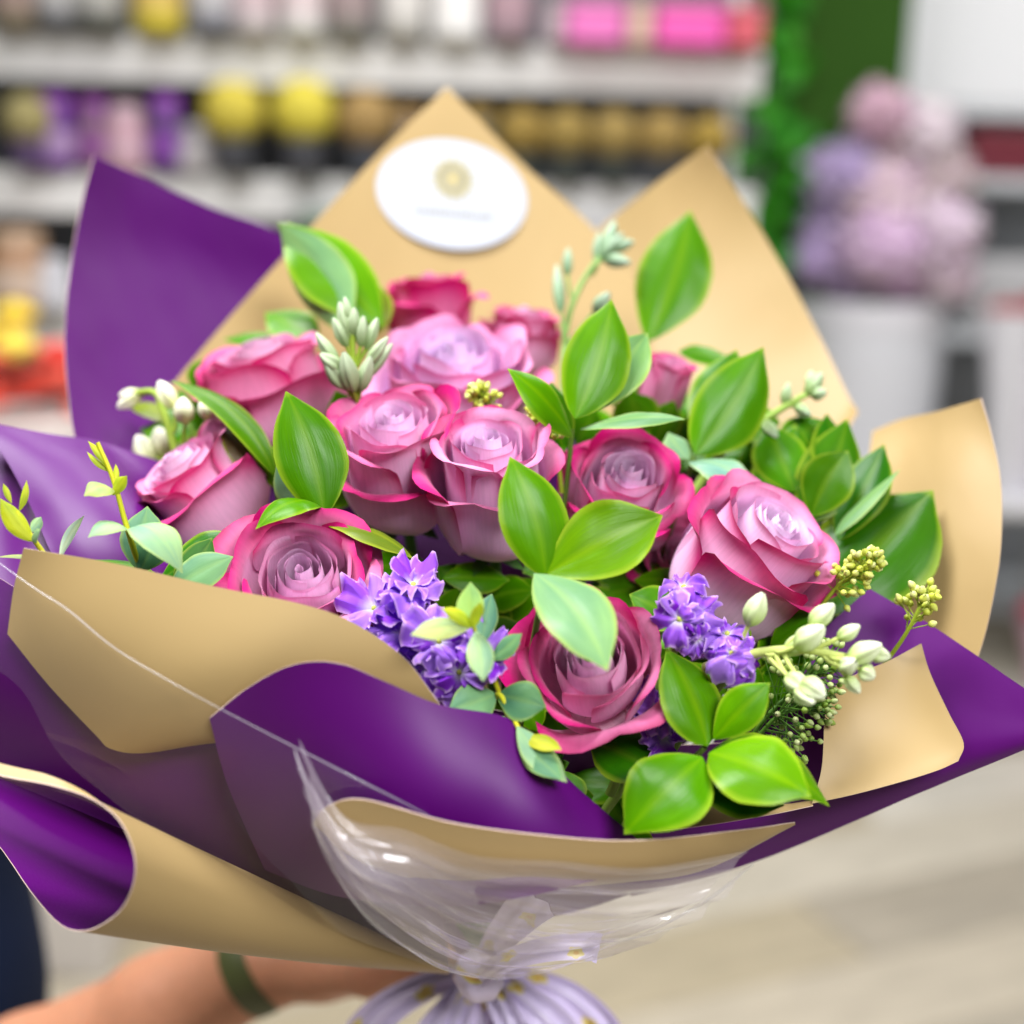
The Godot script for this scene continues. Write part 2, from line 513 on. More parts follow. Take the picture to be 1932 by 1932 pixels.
func papers() -> void:
	var G := "gold paper"
	var U := "purple paper"
	# back sheet that carries the sticker: its corner points up
	var s := sheet("tall gold sheet behind the roses, its corner up, with the oval sticker", v3([843, 165, .90, 985, 308, .895, 1130, 442, .885, 1270, 640, .86, 1320, 800, .83]),
		v3([300, 760, .745, 420, 1000, .74, 560, 1200, .74, 700, 1450, .71, 880, 1780, .69]),
		v3([350, 695, .765, 440, 590, .79, 600, 412, .84, 720, 285, .872]), v3([1000, 1500, .72, 1180, 1150, .77]), G, U, -0.012, 0.002)
	sticker(s)
	sheet("gold sheet at the back right, its corner up beside the green column", v3([1335, 275, .86, 1440, 440, .85, 1535, 612, .83, 1600, 745, .80, 1618, 775, .785]),
		v3([1040, 520, .93, 1000, 800, .85, 980, 1100, .78, 950, 1400, .73, 920, 1760, .70]),
		v3([1130, 432, .92, 1240, 345, .89]), v3([1180, 1500, .71, 1400, 1150, .74]), G, U, -0.01, 0.002)
	sheet("tall purple sheet at the back left with its corner up", v3([175, 295, .79, 260, 330, .82, 400, 392, .86, 530, 442, .90, 640, 560, .92]),
		v3([150, 860, .71, 260, 950, .72, 380, 1060, .72, 560, 1300, .71, 820, 1760, .70]),
		v3([132, 770, .72, 122, 620, .74, 140, 440, .77]), v3([720, 1300, .82, 700, 850, .91]), U, G, 0.008, 0.002)
	sheet("blue-lit purple sheet on the left, below the red and yellow flowers", v3([-60, 788, .66, 40, 808, .665, 120, 822, .675, 185, 833, .69, 330, 880, .70]),
		v3([140, 1130, .60, 230, 1200, .60, 340, 1260, .61, 500, 1360, .63, 820, 1750, .68]),
		v3([95, 1040, .61, 55, 950, .63, 0, 850, .65]), v3([620, 1350, .66, 430, 1080, .68]), U, G, 0.006, 0.001)
	sheet("dark plum strip of paper at the left edge behind the yellow shoot", v3([-140, 760, .68, -60, 790, .675, 0, 845, .67, 60, 940, .65, 130, 1080, .63]),
		v3([-140, 1160, .62, -60, 1180, .615, 20, 1190, .61, 80, 1190, .608, 160, 1190, .61]),
		v3([-160, 1000, .65]), v3([150, 1130, .62]), U, G, 0.0, 0.001)
	sheet("gold sheet standing at the right behind the dark green leaves", v3([1645, 812, .765, 1700, 790, .745, 1775, 775, .705, 1852, 752, .68]),
		v3([1480, 1330, .68, 1600, 1330, .67, 1720, 1330, .655, 1830, 1290, .635]),
		v3([1560, 1120, .70, 1630, 900, .72]), v3([1862, 1180, .635, 1886, 1050, .64, 1890, 920, .655, 1872, 820, .67]), G, U, 0.006, 0.0015)
	# right side: purple corner that leaves the frame, gold flap folded inwards in front
	sheet("purple sheet at the lower right, its corner leaving the picture", v3([1640, 1110, .63, 1745, 1172, .622, 1840, 1235, .61, 1932, 1298, .60, 2040, 1368, .59]),
		v3([1190, 1690, .66, 1330, 1656, .65, 1500, 1598, .64, 1700, 1512, .62, 2040, 1368, .59]),
		v3([1200, 1600, .64, 1330, 1420, .63, 1520, 1220, .63]), v3([2040, 1368, .59]), U, G, 0.0, 0.001)
	sheet("gold flap folded inwards at the lower right beside the purple corner", v3([1562, 1303, .60, 1610, 1275, .605, 1680, 1245, .608, 1738, 1214, .610]),
		v3([1532, 1516, .586, 1610, 1499, .586, 1700, 1475, .587, 1770, 1453, .588, 1808, 1436, .589]),
		v3([1550, 1450, .592, 1555, 1370, .598]), v3([1818, 1402, .591, 1790, 1345, .597, 1755, 1270, .604]), G, U, -0.004, 0.0006)
	sheet("curled gold lip below the five round leaves at the lower right", v3([1226, 1564, .570, 1250, 1534, .582, 1330, 1520, .590, 1430, 1524, .592, 1531, 1511, .590]),
		v3([1230, 1570, .566, 1300, 1562, .570, 1380, 1550, .575, 1460, 1536, .580, 1534, 1520, .5855]), [], [], G, U, 0.003, 0.0003, 41, 15)
	# left front: dark purple outside of the wrap, gold flap, purple front sheet, gold lip, rolled cone
	sheet("large dark purple sheet wrapped round the lower left of the bouquet", v3([-140, 1000, .585, 30, 1110, .575, 220, 1230, .572, 450, 1330, .572, 700, 1420, .57]),
		v3([-140, 1360, .60, 0, 1440, .60, 210, 1532, .605, 480, 1662, .625, 850, 1836, .67]),
		v3([-140, 1180, .59]), v3([835, 1740, .645, 780, 1560, .60]), U, G, 0.012, 0.001)
	sheet("gold flap at the left front with a straight upper edge", v3([45, 1034, .553, 220, 1064, .546, 410, 1108, .542, 560, 1138, .540, 660, 1172, .540, 760, 1240, .540, 830, 1330, .541]),
		v3([14, 1196, .560, 90, 1290, .560, 180, 1385, .560, 210, 1412, .561, 275, 1420, .562, 420, 1400, .563, 640, 1400, .560]),
		v3([26, 1110, .557]), v3([760, 1380, .55]), G, U, 0.012, 0.0006)
	sheet("purple front sheet with a curved upper edge and lilac sheen", v3([395, 1355, .540, 470, 1296, .535, 555, 1254, .530, 640, 1252, .527, 730, 1288, .528, 830, 1330, .533, 950, 1352, .543, 1010, 1398, .547, 1080, 1478, .551, 1205, 1586, .556]),
		v3([500, 1640, .595, 600, 1680, .592, 700, 1700, .58, 850, 1710, .552, 1000, 1690, .535, 1205, 1640, .545]),
		v3([430, 1480, .560]), v3([1208, 1612, .552]), U, G, 0.016, 0.0005)
	sheet("narrow gold lip below the purple front sheet", v3([594, 1548, .530, 622, 1519, .524, 690, 1509, .519, 850, 1552, .517, 1020, 1576, .519, 1200, 1586, .527, 1400, 1566, .545, 1500, 1552, .56]),
		v3([604, 1562, .532, 640, 1600, .54, 720, 1640, .546, 850, 1672, .55, 1000, 1676, .55, 1180, 1664, .553, 1330, 1640, .56, 1500, 1556, .562]),
		v3([592, 1556, .531]), [], G, U, 0.005, 0.0004)
	sheet("purple sheet in the shade behind the purple front sheet", v3([420, 1300, .60, 620, 1290, .61, 900, 1330, .62, 1150, 1400, .62, 1420, 1400, .625]),
		v3([620, 1690, .64, 760, 1730, .645, 900, 1740, .645, 1080, 1720, .645, 1260, 1660, .645]), [], [], U, G, 0.0, 0.002)
	sheet("inner purple lining sheet added behind the roses to darken the gaps", v3([280, 930, .70, 520, 840, .745, 800, 800, .765, 1100, 820, .765, 1400, 930, .735, 1600, 1080, .69]),
		v3([860, 1800, .685, 870, 1815, .68, 890, 1820, .677, 910, 1820, .677, 930, 1815, .68, 945, 1800, .685]), v3([640, 1420, .69, 420, 1130, .69]), v3([1180, 1520, .69, 1480, 1220, .685]), U, G, -0.03, 0.002)  # lining put in so the gaps between the blooms come out dark
	rolled_cone()
	sheet("thin gold strip along the rim of the rolled paper at the lower left", v3([-140, 1395, .548, 0, 1440, .545, 90, 1462, .542, 160, 1494, .540, 212, 1532, .542]),
		v3([-140, 1425, .545, 0, 1466, .541, 90, 1486, .538, 160, 1508, .536, 214, 1536, .541]), [], [], G, U, 0.0, 0.0, 31, 7)

func rolled_cone() -> void:
	var rim := v3([-90, 1430, .545, 0, 1462, .54, 90, 1480, .532, 170, 1506, .524, 225, 1548, .516, 252, 1610, .510, 252, 1665, .510, 228, 1716, .516, 185, 1748, .526, 150, 1756, .535, 112, 1742, .548, 60, 1684, .565, 0, 1598, .590, -90, 1490, .61, -110, 1430, .625, -20, 1420, .63, 120, 1462, .632, 230, 1520, .635])
	var foot := v3([840, 1818, .66, 842, 1822, .655, 846, 1830, .652, 848, 1834, .655, 846, 1838, .665, 842, 1836, .672, 838, 1830, .676, 836, 1824, .676])
	var nu := 61
	var nv := 25
	var pos := PackedVector3Array()
	for j in nv:
		var v := float(j) / (nv - 1)
		for i in nu:
			var u := float(i) / (nu - 1)
			var a := crom(foot, u) * (1.0 - v) + crom(rim, u) * v
			a.y += 10.0 * sin(PI * v) * sin(PI * clampf((u - 0.2) / 0.5, 0, 1))
			pos.append(P(a.x, a.y, a.z))
	two_faced("wrapping_sheet", "sheet rolled into a gold cone with purple inside at the lower left", nu, nv, pos, "gold paper", "purple paper", false, 0.0, 0.0004)

func sticker(s: Node3D) -> void:
	# an oval paper label with a pale sunburst emblem and a line of faint print, laid on the gold face
	var face: MeshInstance3D = s.get_node("gold_face")
	var arr := face.mesh.surface_get_arrays(0)
	var v: PackedVector3Array = arr[Mesh.ARRAY_VERTEX]
	var nr: PackedVector3Array = arr[Mesh.ARRAY_NORMAL]
	var target := P(852, 370, 0.88) - s.position
	var best := 0
	for k in v.size():
		if v[k].distance_squared_to(target) < v[best].distance_squared_to(target):
			best = k
	var n := nr[best]
	if n.dot(cam_tf.origin - s.position - v[best]) < 0.0:
		n = -n
	var pts := []
	# fit the plane of the sheet round the sticker
	var hit := func(x: float, y: float) -> Vector3:
		var o := cam_tf.origin - s.position
		var r := P(x, y, 1.0) - cam_tf.origin
		return o + r * ((v[best] - o).dot(n) / r.dot(n))
	var c: Vector3 = hit.call(852, 370)
	var ax: Vector3 = hit.call(992, 384) - c
	var ay: Vector3 = hit.call(852, 268) - c
	var lift := n * 0.0035
	var disc := func(rx: float, ry: float, ox: float, oy: float, h: float) -> ArrayMesh:
		var pos := PackedVector3Array()
		for j in 2:
			for i in 65:
				var a := TAU * i / 64.0
				var k := float(j)
				pos.append(c + ax * (ox + cos(a) * rx * k) + ay * (oy + sin(a) * ry * k) + n * (0.0035 + h))
		return grid(65, 2, pos)
	var white := mat("sticker paper", Color8(178, 184, 192), 0.6)
	var print_ := mat("sticker print", Color8(178, 172, 138), 0.5)
	var dot := mat("sticker gold print", Color8(186, 168, 92), 0.5)
	var lab := part("sticker", disc.call(1.0, 1.0, 0.0, 0.0, 0.0), white, s)
	lab.set_meta("label", "white oval sticker with a pale gold sunburst")
	for k in 16:
		var a := TAU * k / 16.0
		var pos := PackedVector3Array()
		for j in 9:
			var f := j / 8.0
			var r := lerpf(0.07, 0.36, f)
			for w in [-1.0, 1.0]:
				var hw: float = 0.075 * sin(PI * clampf(f, 0.03, 0.97)) * w
				pos.append(c + ax * ((r * cos(a) - hw * sin(a)) * 0.84) + ay * (0.26 + (r * sin(a) + hw * cos(a)) * 1.15) + n * 0.0039)
		part("emblem_ray", grid(2, 9, pos), print_, lab)
	part("emblem_centre", disc.call(0.055, 0.075, 0.0, 0.26, 0.0004), dot, lab)
	# the line of print is a row of small strokes that cannot be read in the photograph
	var strokes := []
	var rng := RandomNumberGenerator.new()
	rng.seed = 5
	for k in 15:
		var x0 := -0.50 + k * 0.069
		var hh := rng.randf_range(0.08, 0.12)
		var pos := PackedVector3Array()
		for q in [[0.0, 0.0], [0.042, 0.0], [0.0, hh], [0.042, hh]]:
			pos.append(c + ax * (x0 + q[0]) + ay * (-0.42 + q[1]) + n * 0.0039)
		strokes.append(grid(2, 2, pos))
	part("print_line", join(strokes), mat("sticker grey print", Color8(150, 150, 142), 0.5), lab)

func film() -> void:
	# clear cellophane round the front: the smooth upper part, then the gathered, wrinkled lower part
	var nu := 70
	var nv := 40
	var top := v3([-60, 1020, .566, 60, 1106, .546, 130, 1152, .541, 230, 1232, .536, 410, 1334, .526, 600, 1432, .518, 700, 1483, .518, 800, 1534, .526, 880, 1580, .54])
	var bot := v3([-60, 1230, .555, 40, 1300, .552, 110, 1420, .552, 200, 1500, .552, 330, 1600, .562, 480, 1690, .58, 640, 1760, .60, 860, 1842, .64])
	var pos := coons(nu, nv, top, bot, [], v3([862, 1760, .60, 870, 1660, .57]))
	var t := thing("cellophane", "clear cellophane film wrapped round the front of the bouquet", "cellophane", pos[0])
	var o := pos[0]
	for k in pos.size():
		pos[k] = pos[k] - o + D(0, 0, 1) * 0.0012 * noise.get_noise_3dv(pos[k] * 260.0)
	part("smooth_panel", grid(nu, nv, pos), M["film"], t)
	# folded hem: a doubled edge that catches the light
	var hem := []
	for k in top.size():
		hem.append(P(top[k].x, top[k].y, top[k].z) - o)
	part("folded_hem", tube(hem, [0.0002, 0.00045, 0.0002, 0.0003, 0.00012], 6, 60), M["film hem"], t)
	var layers := [[0.0, 0.0, 1.15], [0.010, 9.0, 1.0]]
	for l in layers:
		var t2 := v3([556, 1415, .512, 640, 1560, .508, 760, 1590, .505, 900, 1640, .504, 1060, 1650, .506, 1220, 1662, .515, 1420, 1628, .54])
		var b2 := v3([600, 1580, .512, 660, 1690, .520, 740, 1768, .545, 840, 1828, .60, 940, 1846, .625, 1060, 1822, .61, 1130, 1782, .575])
		nu = 70
		nv = 110
		pos = coons(nu, nv, t2, b2, v3([584, 1500, .510]), v3([1250, 1755, .56, 1350, 1690, .55]))
		# pulled folds run from the left gather to the right one, with sharp creases and a few cross breaks
		var q := PackedVector3Array()
		for j in nv:
			for i in nu:
				var k := j * nu + i
				var u := float(i) / (nu - 1)
				var v := float(j) / (nv - 1)
				var ph: float = v * 3.6 + l[1] + 0.55 * noise.get_noise_2d(u * 36.0 + l[1] * 20.0, v * 60.0) + 0.5 * u * (v - 0.5)
				var tri: float = absf(fposmod(ph, 1.0) - 0.5) * 2.0
				var tri2: float = absf(fposmod(ph * 2.7 + 0.8 * noise.get_noise_2d(u * 50.0, v * 90.0 + 70.0), 1.0) - 0.5) * 2.0
				var brk: float = absf(noise.get_noise_2d(u * 90.0 + v * 60.0 + l[1] * 9.0, u * 20.0 - v * 70.0))
				var amp: float = (0.2 + 0.8 * sin(PI * v)) * l[2]
				q.append(pos[k] - o + D(0, -0.3, 1) * (amp * (0.0052 * tri + 0.0009 * tri2 + 0.003 * brk) - l[0]))
		part("wrinkled_panel", grid(nu, nv, q), M["film wrinkled"], t)
	hem = []
	for k in [[556, 1415, .511], [584, 1500, .509], [600, 1580, .511], [640, 1660, .517], [700, 1740, .53], [770, 1790, .556], [840, 1830, .598], [940, 1848, .622]]:
		hem.append(P(k[0], k[1], k[2]) - o)
	part("folded_hem", tube(hem, [0.0004], 6, 50), M["film hem"], t)
	hem = []
	for k in [[1130, 1784, .574], [1200, 1768, .568], [1280, 1730, .558], [1350, 1688, .549], [1420, 1630, .539]]:
		hem.append(P(k[0], k[1], k[2]) - o)
	part("folded_hem", tube(hem, [0.0005], 6, 40), M["film hem"], t)

func ribbon() -> void:
	var o := P(905, 1845, .66)
	var t := thing("ribbon_bow", "lilac satin ribbon bow with yellow print tied below the wrap", "ribbon", o)
	var band := func(pts: Array, w0: float, w1: float, nrm: Vector3, crease: float) -> ArrayMesh:
		var pos := PackedVector3Array()
		var n := 30
		for j in n:
			var s := float(j) / (n - 1)
			var c := crom(pts, s)
			var q := P(c.x, c.y, c.z)
			var c2 := crom(pts, minf(s + 0.03, 1.0))
			var c1 := crom(pts, maxf(s - 0.03, 0.0))
			var dir := (P(c2.x, c2.y, c2.z) - P(c1.x, c1.y, c1.z)).normalized()
			var x := dir.cross(nrm).normalized()
			var z := x.cross(dir)
			var hw := px(lerpf(w0, w1, s), 0.74) * 0.5
			for i in 9:
				var u := i / 4.0 - 1.0
				pos.append(q - o + x * u * hw + z * (crease * hw * cos(u * PI * 2.2) + 0.12 * hw * sin(s * 7.0)))
		return grid(9, n, pos)
	var sats := [
		[v3([890, 1835, .745, 800, 1862, .725, 715, 1915, .720, 660, 2000, .730, 640, 2120, .740]), 34, 104, D(0.2, 0.3, 1), 0.42],
		[v3([895, 1838, .740, 850, 1900, .715, 800, 1980, .710, 770, 2120, .720]), 30, 84, D(-0.1, 0.2, 1), 0.45],
		[v3([905, 1840, .738, 905, 1910, .722, 890, 1990, .720, 880, 2120, .730]), 34, 56, D(0.3, 0.1, 1), 0.4],
		[v3([915, 1838, .740, 985, 1885, .712, 1060, 1960, .705, 1110, 2120, .720]), 34, 92, D(0.1, 0.25, 1), 0.42],
		[v3([920, 1834, .745, 1010, 1852, .730, 1090, 1892, .725, 1150, 1970, .730, 1180, 2120, .740]), 30, 90, D(-0.2, 0.3, 1), 0.42],
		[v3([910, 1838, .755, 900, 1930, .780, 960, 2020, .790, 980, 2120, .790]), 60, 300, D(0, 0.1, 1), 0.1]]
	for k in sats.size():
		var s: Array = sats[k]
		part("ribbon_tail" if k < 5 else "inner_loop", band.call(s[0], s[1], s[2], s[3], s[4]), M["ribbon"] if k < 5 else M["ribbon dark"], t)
	# the tail that shows through the film
	part("ribbon_tail", band.call(v3([905, 1846, .64, 960, 1812, .62, 1040, 1790, .605, 1112, 1786, .60, 1130, 1790, .60]), 30, 46, D(0, 0.5, 1), 0.15), M["ribbon"], t)
	part("ribbon_tail", band.call(v3([905, 1840, .70, 940, 1775, .65, 985, 1722, .61, 1015, 1688, .60]), 34, 80, D(0, 0.3, 1), 0.15), M["ribbon"], t)
	part("ribbon_tail", band.call(v3([896, 1838, .735, 870, 1895, .715, 842, 1975, .71, 820, 2120, .72]), 34, 62, D(0.1, 0.2, 1), 0.45), M["ribbon"], t)
	part("ribbon_tail", band.call(v3([912, 1838, .735, 945, 1895, .712, 975, 1975, .705, 1000, 2120, .72]), 34, 66, D(-0.1, 0.2, 1), 0.45), M["ribbon"], t)
	part("knot", lathe([Vector2(0.001, -.009), Vector2(.009, -.008), Vector2(.013, 0), Vector2(.010, .010), Vector2(.001, .012)], 30, Vector3.ZERO, 5, 0.15), M["ribbon"], t)

# ---------------------------------------------------------------- stock flowers and fillers
func floret_petal(dir: Vector3, up: Vector3, size: float, rng: RandomNumberGenerator, c0: Color, c1: Color, c2: Color, cup: float) -> ArrayMesh:
	var nu := 13
	var nv := 9
	var pos := PackedVector3Array()
	var col := PackedColorArray()
	var x := dir.cross(up).normalized()
	var ph := rng.randf() * TAU
	var fr := rng.randf_range(5.0, 8.5)
	for j in nv:
		var s := float(j) / (nv - 1)
		for i in nu:
			var u := 2.0 * i / (nu - 1) - 1.0
			var top := 1.0 - 0.22 * u * u - 0.06 * sin(u * 9.0 + ph)
			var q := s * top
			var hw := size * 0.52 * smoothstep(-0.25, 0.75, q)
			var ruf := size * 0.24 * sin(u * fr + ph) * q * q
			var lift := size * (0.35 * sin(q * 1.4) - cup * q * q * 0.9)
			var wob := noise.get_noise_3d(u * 45.0 + ph * 60.0, q * 40.0, fr * 80.0)
			pos.append(dir * size * q * (1.05 + 0.2 * wob) + x * (u * hw + size * 0.22 * wob * q) + up * (lift + ruf + size * 0.45 * wob * q - size * 0.12 * u * u * q))
			var c := c0.lerp(c1, smoothstep(0.02, 0.34, q))
			c = c.lerp(c2, smoothstep(0.88, 1.0, maxf(s, absf(u) * smoothstep(0.3, 0.6, s))) * 0.85)
			col.append(c)
	return grid(nu, nv, pos, col)

# florets: [x, y, d, size px, normal, petals, cup]
func stock(label: String, stem: Array, florets: Array, sd: int) -> Node3D:
	var rng := RandomNumberGenerator.new()
	rng.seed = sd
	var pts := []
	for s in stem:
		pts.append(P(s.x, s.y, s.z))
	var o: Vector3 = pts[0]
	for k in pts.size():
		pts[k] -= o
	var t := thing("stock_flower", label, "stock flower", o, "purple stock flowers in the bouquet")
	var g := lin(120, 150, 60)
	part("stem", tube(pts, [0.0022], 7, 14, PackedColorArray([g, g])), M["plant"], t)
	for f in florets:
		var at := P(f[0], f[1], f[2]) - o
		var nrm: Vector3 = f[4]
		var n := D(nrm.x, nrm.y, nrm.z)
		var fl := Node3D.new()
		fl.name = "floret"
		t.add_child(fl, true)
		fl.position = at
		var e1 := n.cross(D(0.3, 1, 0.1)).normalized()
		var e2 := n.cross(e1)
		var np: int = f[5]
		for k in np:
			var a := TAU * k / np * 1.0 + rng.randf_range(-0.3, 0.3)
			var ring := 1.0 if k % 2 == 0 or np < 6 else 0.68
			var dir := (e1 * cos(a) + e2 * sin(a) + n * rng.randf_range(-0.15, 0.75)).normalized()
			var vi := rng.randf()
			part("petal", floret_petal(dir, n, px(f[3], f[2]) * ring * rng.randf_range(1.0, 1.45), rng, lin(225, 222, 225), lin(140, 34, 214).lerp(lin(184, 134, 240), vi), lin(240, 200, 252), f[6]), M["floret petal"], fl)
		part("eye", lathe([Vector2(0.0001, -0.001), Vector2(0.0013, 0), Vector2(0.0011, 0.0012), Vector2(0.0001, 0.0018)], 8, Vector3.ZERO, 0, 0, [lin(190, 200, 90)]), M["plant"], fl)
	return t

func bud_mesh(b: Vector3, dir: Vector3, L: float, r: float, c0: Color, c1: Color, ridges := 5) -> ArrayMesh:
	var prof := []
	var cols := []
	for k in 9:
		var s := k / 8.0
		prof.append(Vector2(r * pow(maxf(sin(PI * lerpf(0.05, 0.97, pow(s, 0.85))), 0.0), 0.75) + 0.00005, L * s))
		cols.append(c0.lerp(c1, s))
	var pos := PackedVector3Array()
	var cc := PackedColorArray()
	for k in 9:
		for i in 25:
			var a := TAU * i / 24.0
			var gr := pow(0.5 + 0.5 * cos(a * ridges), 3.0) if ridges > 0 else 0.0
			var rr: float = prof[k].x * (1.0 - 0.30 * gr + 0.10 * noise.get_noise_2d(a * 30.0 + b.x * 4000.0, k * 30.0))
			pos.append(Vector3(cos(a) * rr, prof[k].y, -sin(a) * rr))
			var ct: Color = cols[k]
			cc.append(ct)
	var m := grid(25, 9, pos, cc, true)
	var st := SurfaceTool.new()
	st.append_from(m, 0, Transform3D(basis_from(dir, b.x * 900.0), b))
	return st.commit()

# buds: [x, y, d (base), tip x, tip y, tip d, radius px]; each hangs from its own stalk off the stem
func budded(called: String, label: String, category: String, stem: Array, buds: Array, stem_r: float, c_stem: Color, c0: Color, c1: Color, group := "") -> Node3D:
	var pts := []
	for s in stem:
		pts.append(P(s.x, s.y, s.z))
	var o: Vector3 = pts[0]
	for k in pts.size():
		pts[k] -= o
	var t := thing(called, label, category, o, group)
	part("stem", tube(pts, [stem_r, stem_r * 0.6], 8, 18, PackedColorArray([c_stem, c_stem])), M["plant"], t)
	for b in buds:
		var a := P(b[0], b[1], b[2]) - o
		var e := P(b[3], b[4], b[5]) - o
		part("bud", bud_mesh(a, (e - a), a.distance_to(e), px(b[6], b[2]), c0, c1), M["plant"], t)
		var near := 0.0
		var bd := 1e9
		for k in 21:
			var q := crom(pts, k / 20.0)
			if q.distance_squared_to(a) < bd:
				bd = q.distance_squared_to(a)
				near = k / 20.0
		var root := crom(pts, maxf(near - 0.12, 0.0))
		if root.distance_to(a) > 0.002:
			part("stalk", tube([root, root.lerp(a, 0.5) - (e - a) * 0.15, a + (e - a) * 0.05], [0.0011, 0.0009], 6, 6, PackedColorArray([c_stem, c_stem])), M["plant"], t)
	return t

func filler(label: String, stem: Array, n: int, spread: float, size: float, c_stem: Color, c: Color, sd: int) -> void:
	var rng := RandomNumberGenerator.new()
	rng.seed = sd
	var pts := []
	for s in stem:
		pts.append(P(s.x, s.y, s.z))
	var o: Vector3 = pts[0]
	for k in pts.size():
		pts[k] -= o
	var t := thing("filler_sprig", label, "filler flower", o, "sprigs of small filler flowers")
	part("stem", tube(pts, [0.0012, 0.0006], 6, 12, PackedColorArray([c_stem, c_stem])), M["plant"], t)
	var stalks := []
	var seeds := []
	for k in n:
		var s := pow(rng.randf(), 0.7)
		var c0 := crom(pts, 0.35 + 0.65 * s)
		var dir := (Vector3(rng.randfn(), rng.randfn(), rng.randfn()).normalized() + (crom(pts, 1.0) - crom(pts, 0.7)).normalized() * 0.8).normalized()
		var e := c0 + dir * spread * (1.15 - 0.75 * s) * rng.randf_range(0.6, 1.1)
		stalks.append(tube([c0, c0.lerp(e, 0.6), e], [0.0003], 4, 2, PackedColorArray([c_stem, c_stem])))
		seeds.append(bud_mesh(e, dir, size * rng.randf_range(0.8, 1.3), size * 0.42, c, c.lerp(lin(235, 235, 190), rng.randf() * 0.6), 0))
	part("stalks", join(stalks), M["plant"], t).set_meta("kind", "stuff")
	part("flower_heads", join(seeds), M["plant"], t).set_meta("kind", "stuff")

